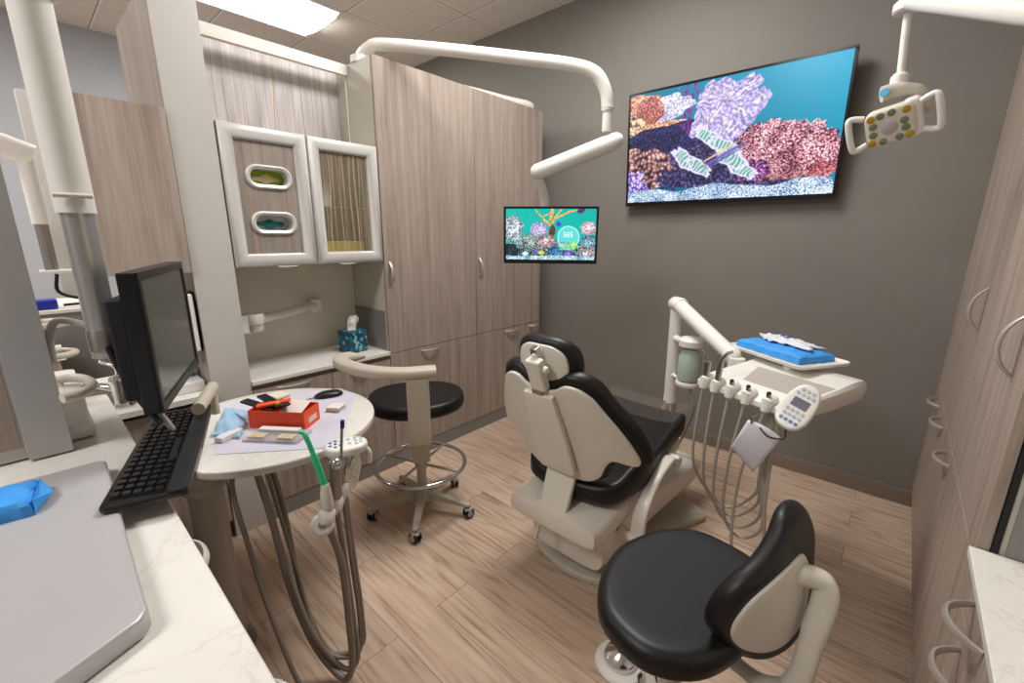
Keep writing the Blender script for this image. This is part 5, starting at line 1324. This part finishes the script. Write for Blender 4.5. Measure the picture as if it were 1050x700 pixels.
# patient monitor on the long arm
t = thing('patient_monitor', 'small hanging monitor showing a coral reef in front of the tall cabinet', 'monitor', (-1.495, 1.99, 1.35))
pA, pB = Vector((-1.700, 1.832, 0)), Vector((-1.286, 2.144, 0)); ex2 = (pB-pA).normalized(); fz2 = Vector((ex2.y, -ex2.x, 0)); W2 = (pB-pA).length; z0, z1 = 1.345, 1.652; H2 = z1-z0
cM = (pA+pB)/2+up*((z0+z1)/2)
MB().obox(cM-fz2*.014, ex2, up, fz2, W2, H2, .028).build('casing', BLACKP, t, bevel=.003)
MB().obox(cM-fz2*.036, ex2, up, fz2, W2*.5, H2*.6, .02).build('back_housing', BLACKM, t, bevel=.006)
b = MB(); bw = .012
for (du, dv, su, sv) in ((0, H2/2-bw/2, W2, bw), (0, -H2/2+bw*.9, W2, bw*1.8), (W2/2-bw/2, 0, bw, H2-3*bw), (-W2/2+bw/2, 0, bw, H2-3*bw)): b.obox(cM+fz2*.002+ex2*du+up*dv, ex2, up, fz2, su, sv, .005)
b.build('bezel', BLACKP, t)
o2 = pA+up*z0+ex2*bw+up*(bw*1.8)+fz2*.0008
screen('screen', o2, ex2, up, W2-2*bw, H2-2.8*bw, small_reef(), SCR, t)
t = thing('monitor_boom', 'long white curved arm over the tall cabinet carrying the small monitor', 'monitor arm', (-2.50, 1.52, 2.44))
MB().cyl((-2.50, 1.50, 2.441), (-2.50, 1.50, 2.475), .06).build('base', WHITE, t)
MB().tube(spline([(-2.50, 1.50, 2.45), (-2.49, 1.50, 2.485), (-2.43, 1.51, 2.51), (-2.34, 1.545, 2.515), (-2.0, 1.72, 2.455), (-1.65, 1.91, 2.385), (-1.42, 2.03, 2.335), (-1.315, 2.09, 2.29), (-1.272, 2.125, 2.21), (-1.262, 2.14, 2.12)], 6), .031, 24).build('long_tube', WHITE, t)
MB().lathe([(.024, 0), (.026, .01), (.026, .10), (.036, .11)], (-1.262, 2.142, 2.02)).build('drop_joint', WHITE, t)
sA, sB = Vector((-1.235, 2.175, 1.975)), Vector((-1.565, 1.945, 1.828))
dS = (sB-sA).normalized()
MB().tube([tuple(sA-dS*.045), tuple(sA-dS*.03), tuple(sA), tuple(sB), tuple(sB+dS*.02), tuple(sB+dS*.032)], [.02, .036, .045, .043, .032, .015], 24).build('spring_arm', WHITE, t)
MB().tube(spline([(-1.562, 1.955, 1.80), (-1.560, 1.985, 1.755), (-1.562, 2.015, 1.69), (-1.563, 2.025, 1.58)], 5), .026, 18).build('drop_tube', WHITE, t)
MB().cyl((-1.563, 2.025, 1.58), tuple(cM-fz2*.045+up*.03), .025).build('tilt_head', WHITE, t)

# dental light
t = thing('dental_light', 'white dental operating light with round lenses hanging right of the television', 'dental light', (-.11, 2.1, 1.85))
MB().tube([(.19, 1.44, 1.912), (.115, 1.61, 1.995), (-.135, 2.145, 2.275)], [.029, .029, .029], 24).build('spring_arm', WHITE, t)
MB().sphere((.19, 1.44, 1.912), .042).build('arm_pivot', WHITE, t)
MB().cyl((.19, 1.44, 1.91), (.19, 1.44, ZC-.001), .025).build('ceiling_tube', WHITE, t)
MB().lathe([(.035, 0), (.04, .006), (.04, .03), (.03, .04)], (-.135, 2.146, 2.235)).build('arm_tip', WHITE, t)
MB().tube([(-.133, 2.146, 2.25), (-.118, 2.146, 2.03)], [.012, .012], 16).build('stem', WHITE, t)
MB().lathe([(.026, 0), (.026, .04), (.018, .05)], (-.1195, 2.146, 2.0)).build('stem_joint', WHITE, t)
# yoke block and bent arm
MB().tube(spline([(-.16, 2.12, 1.985), (-.125, 2.13, 1.992), (-.07, 2.14, 1.985), (-.045, 2.155, 1.955), (-.042, 2.165, 1.915)], 5), [.026]*8+[.022]*13, 18).build('yoke', mat('light_beige', (200, 192, 178), .4), t)
MB().lathe([(.014, 0), (.014, .003), (0, .0035)], (-.150, 2.097, 1.984), (-.25, -.95, .1), 20).build('badge', mat('blue_green_badge', (70, 150, 190), .4), t)
lc = Vector((-.118, 2.085, 1.872)); lf = Vector((.0, -.93, -.36)).normalized(); lu0 = Vector((0, 0, 1)); lr0 = lf.cross(lu0).normalized() * 1; 
if lr0.x < 0: lr0 = -lr0
lu0 = (lu0-lf*lu0.dot(lf)).normalized(); ro_ = math.radians(13)
lr = (lr0*math.cos(ro_)+lu0*math.sin(ro_)).normalized(); lu = (lu0*math.cos(ro_)-lr0*math.sin(ro_)).normalized()
def lp(u, v, w): return lc+lr*u+lu*v+lf*w
MB().pad([tuple(p) for p in rrect(-.068, .070, -.060, .060, .030, 8)], rnd(.014, .05, 4), lambda u, v, w: tuple(lp(u, v, w-.05)), 5).build('lamp_head', IVORY, t)
MB().pad([(u+.064, v) for u, v in rrect(-.03, .02, -.062, .064, .018, 6)], rnd(.01, .055, 3), lambda u, v, w: tuple(lp(u, v, w-.065)), 4).build('rear_housing', WHITE, t)
YEL = mat('amber_lens', (176, 140, 24), .15, coat=.5); OLV = mat('olive_lens', (112, 124, 92), .15, coat=.5)
for (u, v, m_) in ((-.048, .038, YEL), (.046, .038, YEL), (.048, -.044, YEL), (-.052, -.044, YEL), (-.022, .040, OLV), (.008, .042, OLV), (.038, .006, OLV), (.040, -.018, OLV), (.022, -.044, OLV), (-.022, -.046, OLV), (-.044, .012, OLV), (-.046, -.016, OLV)):
    MB().lathe([(.0115, 0), (.0115, .002), (.009, .003), (0, .0035)], tuple(lp(u, v, .0)), tuple(lf), 18).build('lens', m_, t)
MB().lathe([(.023, 0), (.023, .003), (.018, .005), (0, .0055)], tuple(lp(-.003, -.003, 0)), tuple(lf), 24).build('centre_disc', mat('disc_grey', (176, 172, 166), .3), t)
for s_ in (-1, 1):
    x0, x1 = (.068 if s_ < 0 else .080)*s_, (.112 if s_ < 0 else .125)*s_
    pts = spline([tuple(lp(x0, .045, -.02)), tuple(lp(x1*.93, .056, -.015)), tuple(lp(x1, .035, -.01)), tuple(lp(x1, -.035, -.01)), tuple(lp(x1*.93, -.056, -.015)), tuple(lp(x0, -.045, -.02))], 6)
    MB().tube(pts, .0105, 12).build('grip', WHITE, t)

# ---------------------------------------------------------------- east run
t = thing('tall_cabinet', 'tall wood cabinet along the right edge of the photo', 'cabinet', (.45, 2.3, 0))
MB().box(XE+.024, .655, 1.402, YW-.002, .1, 2.44).build('body', mat('cabinet_side_e', (205, 202, 186), .45), t)
MB().box(XE+.045, .65, 1.402, YW-.002, 0, .1).build('toe_kick', GREYP, t)
MB().box(XE+.045, .60, 1.396, 1.4015, .787, 1.06).build('steel_panel', GREYP, t)
MB().box(XE+.0225, XE+.034, 1.395, 1.4015, .787, 2.44).build('gap_shade_strip', BLACKM, t)  # black strip paints in the shade of the open gap behind the doors
for (a, c_) in ((1.40, 1.502), (1.505, 2.222), (2.225, 2.945), (2.948, YW-.002)):
    d = MB().box(XE, XE+.021, a, c_, .75, 2.44).build('door' if c_-a > .4 else 'filler', WOODV, t, bevel=.001)
    if c_-a > .4: pull(d, (XE, a+.042, 1.25), (0, 0, 1), (-1, 0, 0), L=.155, D=.036)
for (a, c_) in ((1.40, 1.80), (1.803, 2.40), (2.403, 2.78), (2.783, YW-.002)):
    d = MB().box(XE, XE+.021, a, c_, .1, .745).build('door', WOODV, t, bevel=.001)
    if a > 1.5: pull(d, (XE, {1.803: 2.17, 2.403: 2.60, 2.783: 2.93}[a], .70), (0, 1, 0), (-1, 0, 0), L=.15, D=.04)
t = thing('base_cabinet', 'wood drawer cabinet under the white counter at the lower right', 'cabinet', (.45, .9, 0))
MB().box(XE+.022, .655, .35, 1.398, .1, .765).build('body', WOODD, t)
MB().box(XE+.045, .65, .35, 1.398, 0, .1).build('toe_kick', GREYP, t)
for (za, zb) in ((.64, .762), (.45, .637), (.27, .447), (.1, .267)):
    d = MB().box(XE, XE+.021, .95, 1.397, za, zb).build('drawer', WOODV, t, bevel=.001)
    pull(d, (XE, 1.19, zb-.045), (0, 1, 0), (-1, 0, 0), L=.16, D=.05, wd=.013)
    d = MB().box(XE, XE+.021, .352, .947, za, zb).build('drawer', WOODV, t, bevel=.001)
    pull(d, (XE, .65, zb-.045), (0, 1, 0), (-1, 0, 0), L=.16, D=.05, wd=.013)
tag(MB().box(XE-.014, .657, .34, 1.3945, .766, .787).build('countertop', QZ, bevel=.003), 'white quartz counter in the lower right corner', 'countertop')
tag(MB().box(.652, .6595, .34, 1.394, .79, 1.9).build('backsplash', NICHE), 'cream backsplash behind the lower right counter', 'panel')

# ---------------------------------------------------------------- neighbouring bay on the far left
t = thing('bay_light_arm', 'white lamp arm with hanging pole in the neighbouring bay, far left', 'light arm', (-3.3, .1, 1.3))
MB().tube([(-3.3, -.55, 2.05), (-3.3, .04, 1.905), (-3.3, .135, 1.865)], .055, 20).build('arm', WHITE, t)
MB().cyl((-3.3, -.5, 2.04), (-3.3, -.5, ZC-.001), .05).build('ceiling_pole', WHITE, t)
MB().cyl((-3.3, .108, 1.54), (-3.3, .108, 1.88), .034).build('drop_tube', WHITE, t)
MB().cyl((-3.3, .107, 1.30), (-3.3, .107, 1.55), .026).build('inner_pole', STEEL, t)
MB().obox((-3.3, .14, 1.305), (0, 1, 0), (1, 0, 0), up, .16, .12, .014).build('instrument_tray', WHITE, t, bevel=.004)
MB().tube(spline([(-3.3, .12, 1.29), (-3.3, .11, 1.20), (-3.3, .18, 1.16), (-3.3, .24, 1.17), (-3.3, .25, 1.25)], 6), .008, 8).build('cable', BLACKP, t)
MB().obox((-3.3, .25, 1.22), (0, 1, 0), (1, 0, 0), up, .06, .05, .12).build('handset', BLACKP, t, bevel=.01)
t = thing('bay_post', 'pale grey door post in the neighbouring bay behind the white pole', 'post', (-4.2, .2, 0))
MB().box(-4.3, -4.2, .16, .33, 0, 2.35).build('post', SILVERP, t, bevel=.004)
MB().box(-4.199, -4.19, .25, .27, 0, 2.30).build('edge_strip', WHITE, t)
t = thing('bay_cabinet', 'grey cabinet with white top in the neighbouring bay', 'cabinet', (-3.6, 0, 0))
MB().box(-3.9, -3.35, -.6, .30, .08, 1.08).build('body', GREYP, t, bevel=.003)
MB().box(-3.88, -3.4, -.58, .28, 0, .08).build('toe_kick', BLACKM, t)
MB().box(-3.92, -3.33, -.62, .32, 1.08, 1.10).build('top', WHITE, t, bevel=.003)
tag(MB().pad(rrect(-3.46, -3.36, -.04, .10, .02), rnd(.008, .05, 3), flat(1.101), 3).build('blue_case', mat('royal_blue', (30, 46, 150), .4)), 'small royal blue case on the white top in the neighbouring bay', 'case')
tag(MB().tube([(-3.40, .12, 1.115), (-3.40, .30, 1.12)], .012, 10, flat=.6).build('instrument', BLACKP), 'dark instrument beside the royal blue case', 'instrument')
t = thing('bay_counter', 'lower wood cabinet with white counter behind the near grey post', 'cabinet', (-2.95, 0, 0))
MB().box(-3.25, -2.98, -.5, .05, .08, .90).build('body', WOODD, t)
MB().box(-3.23, -2.99, -.48, .04, 0, .08).build('toe_kick', GREYP, t)
MB().box(-3.27, -2.965, -.52, .07, .90, .925).build('top', QZ, t)
t = thing('white_bin', 'white bin cabinet with a big loop handle behind the silver lid', 'bin', (-1.75, .0, 0))
MB().pad(rrect(-1.93, -1.60, -.35, .062, .02), rnd(.01, .99-.951, 3), flat(.951), 3).build('lid', WHITE, t)
MB().pad(rrect(-1.92, -1.61, -.34, .056, .02), [(0, 0), (0, .09)], flat(.99), 3).build('upper_body', WHITE, t)
MB().tube(spline([(-1.72, .0, 1.10), (-1.71, .045, 1.10), (-1.65, .070, 1.10), (-1.575, .072, 1.10), (-1.525, .05, 1.10), (-1.505, .012, 1.10)], 7), .0125, 12).build('loop_handle', IVORY, t)
MB().cyl((-1.70, .02, 1.03), (-1.72, .01, 1.095), .012).build('handle_post', IVORY, t)
t = thing('grab_loop', 'pale loop handle above the neighbouring wood cabinet, behind the bin handle', 'handle', (-2.2, .0, 1.1), group=None)
MB().box(-2.26, -2.05, -.40, .0, .0, 1.25).build('cabinet_body', SILVERP, t, bevel=.003)
for (x_, z_) in ((-2.13, 1.20), (-2.20, 1.08)):
    MB().tube(spline([(x_+.05, .0, z_), (x_+.04, .055, z_), (x_, .08, z_), (x_-.05, .055, z_), (x_-.06, .0, z_)], 6), .011, 10).build('loop', IVORY, t)
# second lamp arm lying on top of the tall cabinet
t = thing('stowed_arm', 'white arm lying on top of the tall cabinet near the grey wall', 'arm', (-2.45, 2.6, 2.44))
MB().tube(spline([(-2.52, 2.10, 2.475), (-2.46, 2.35, 2.475), (-2.42, 2.62, 2.475), (-2.37, 2.80, 2.472), (-2.37, 2.86, 2.465)], 6), .030, 18).build('tube', WHITE, t)
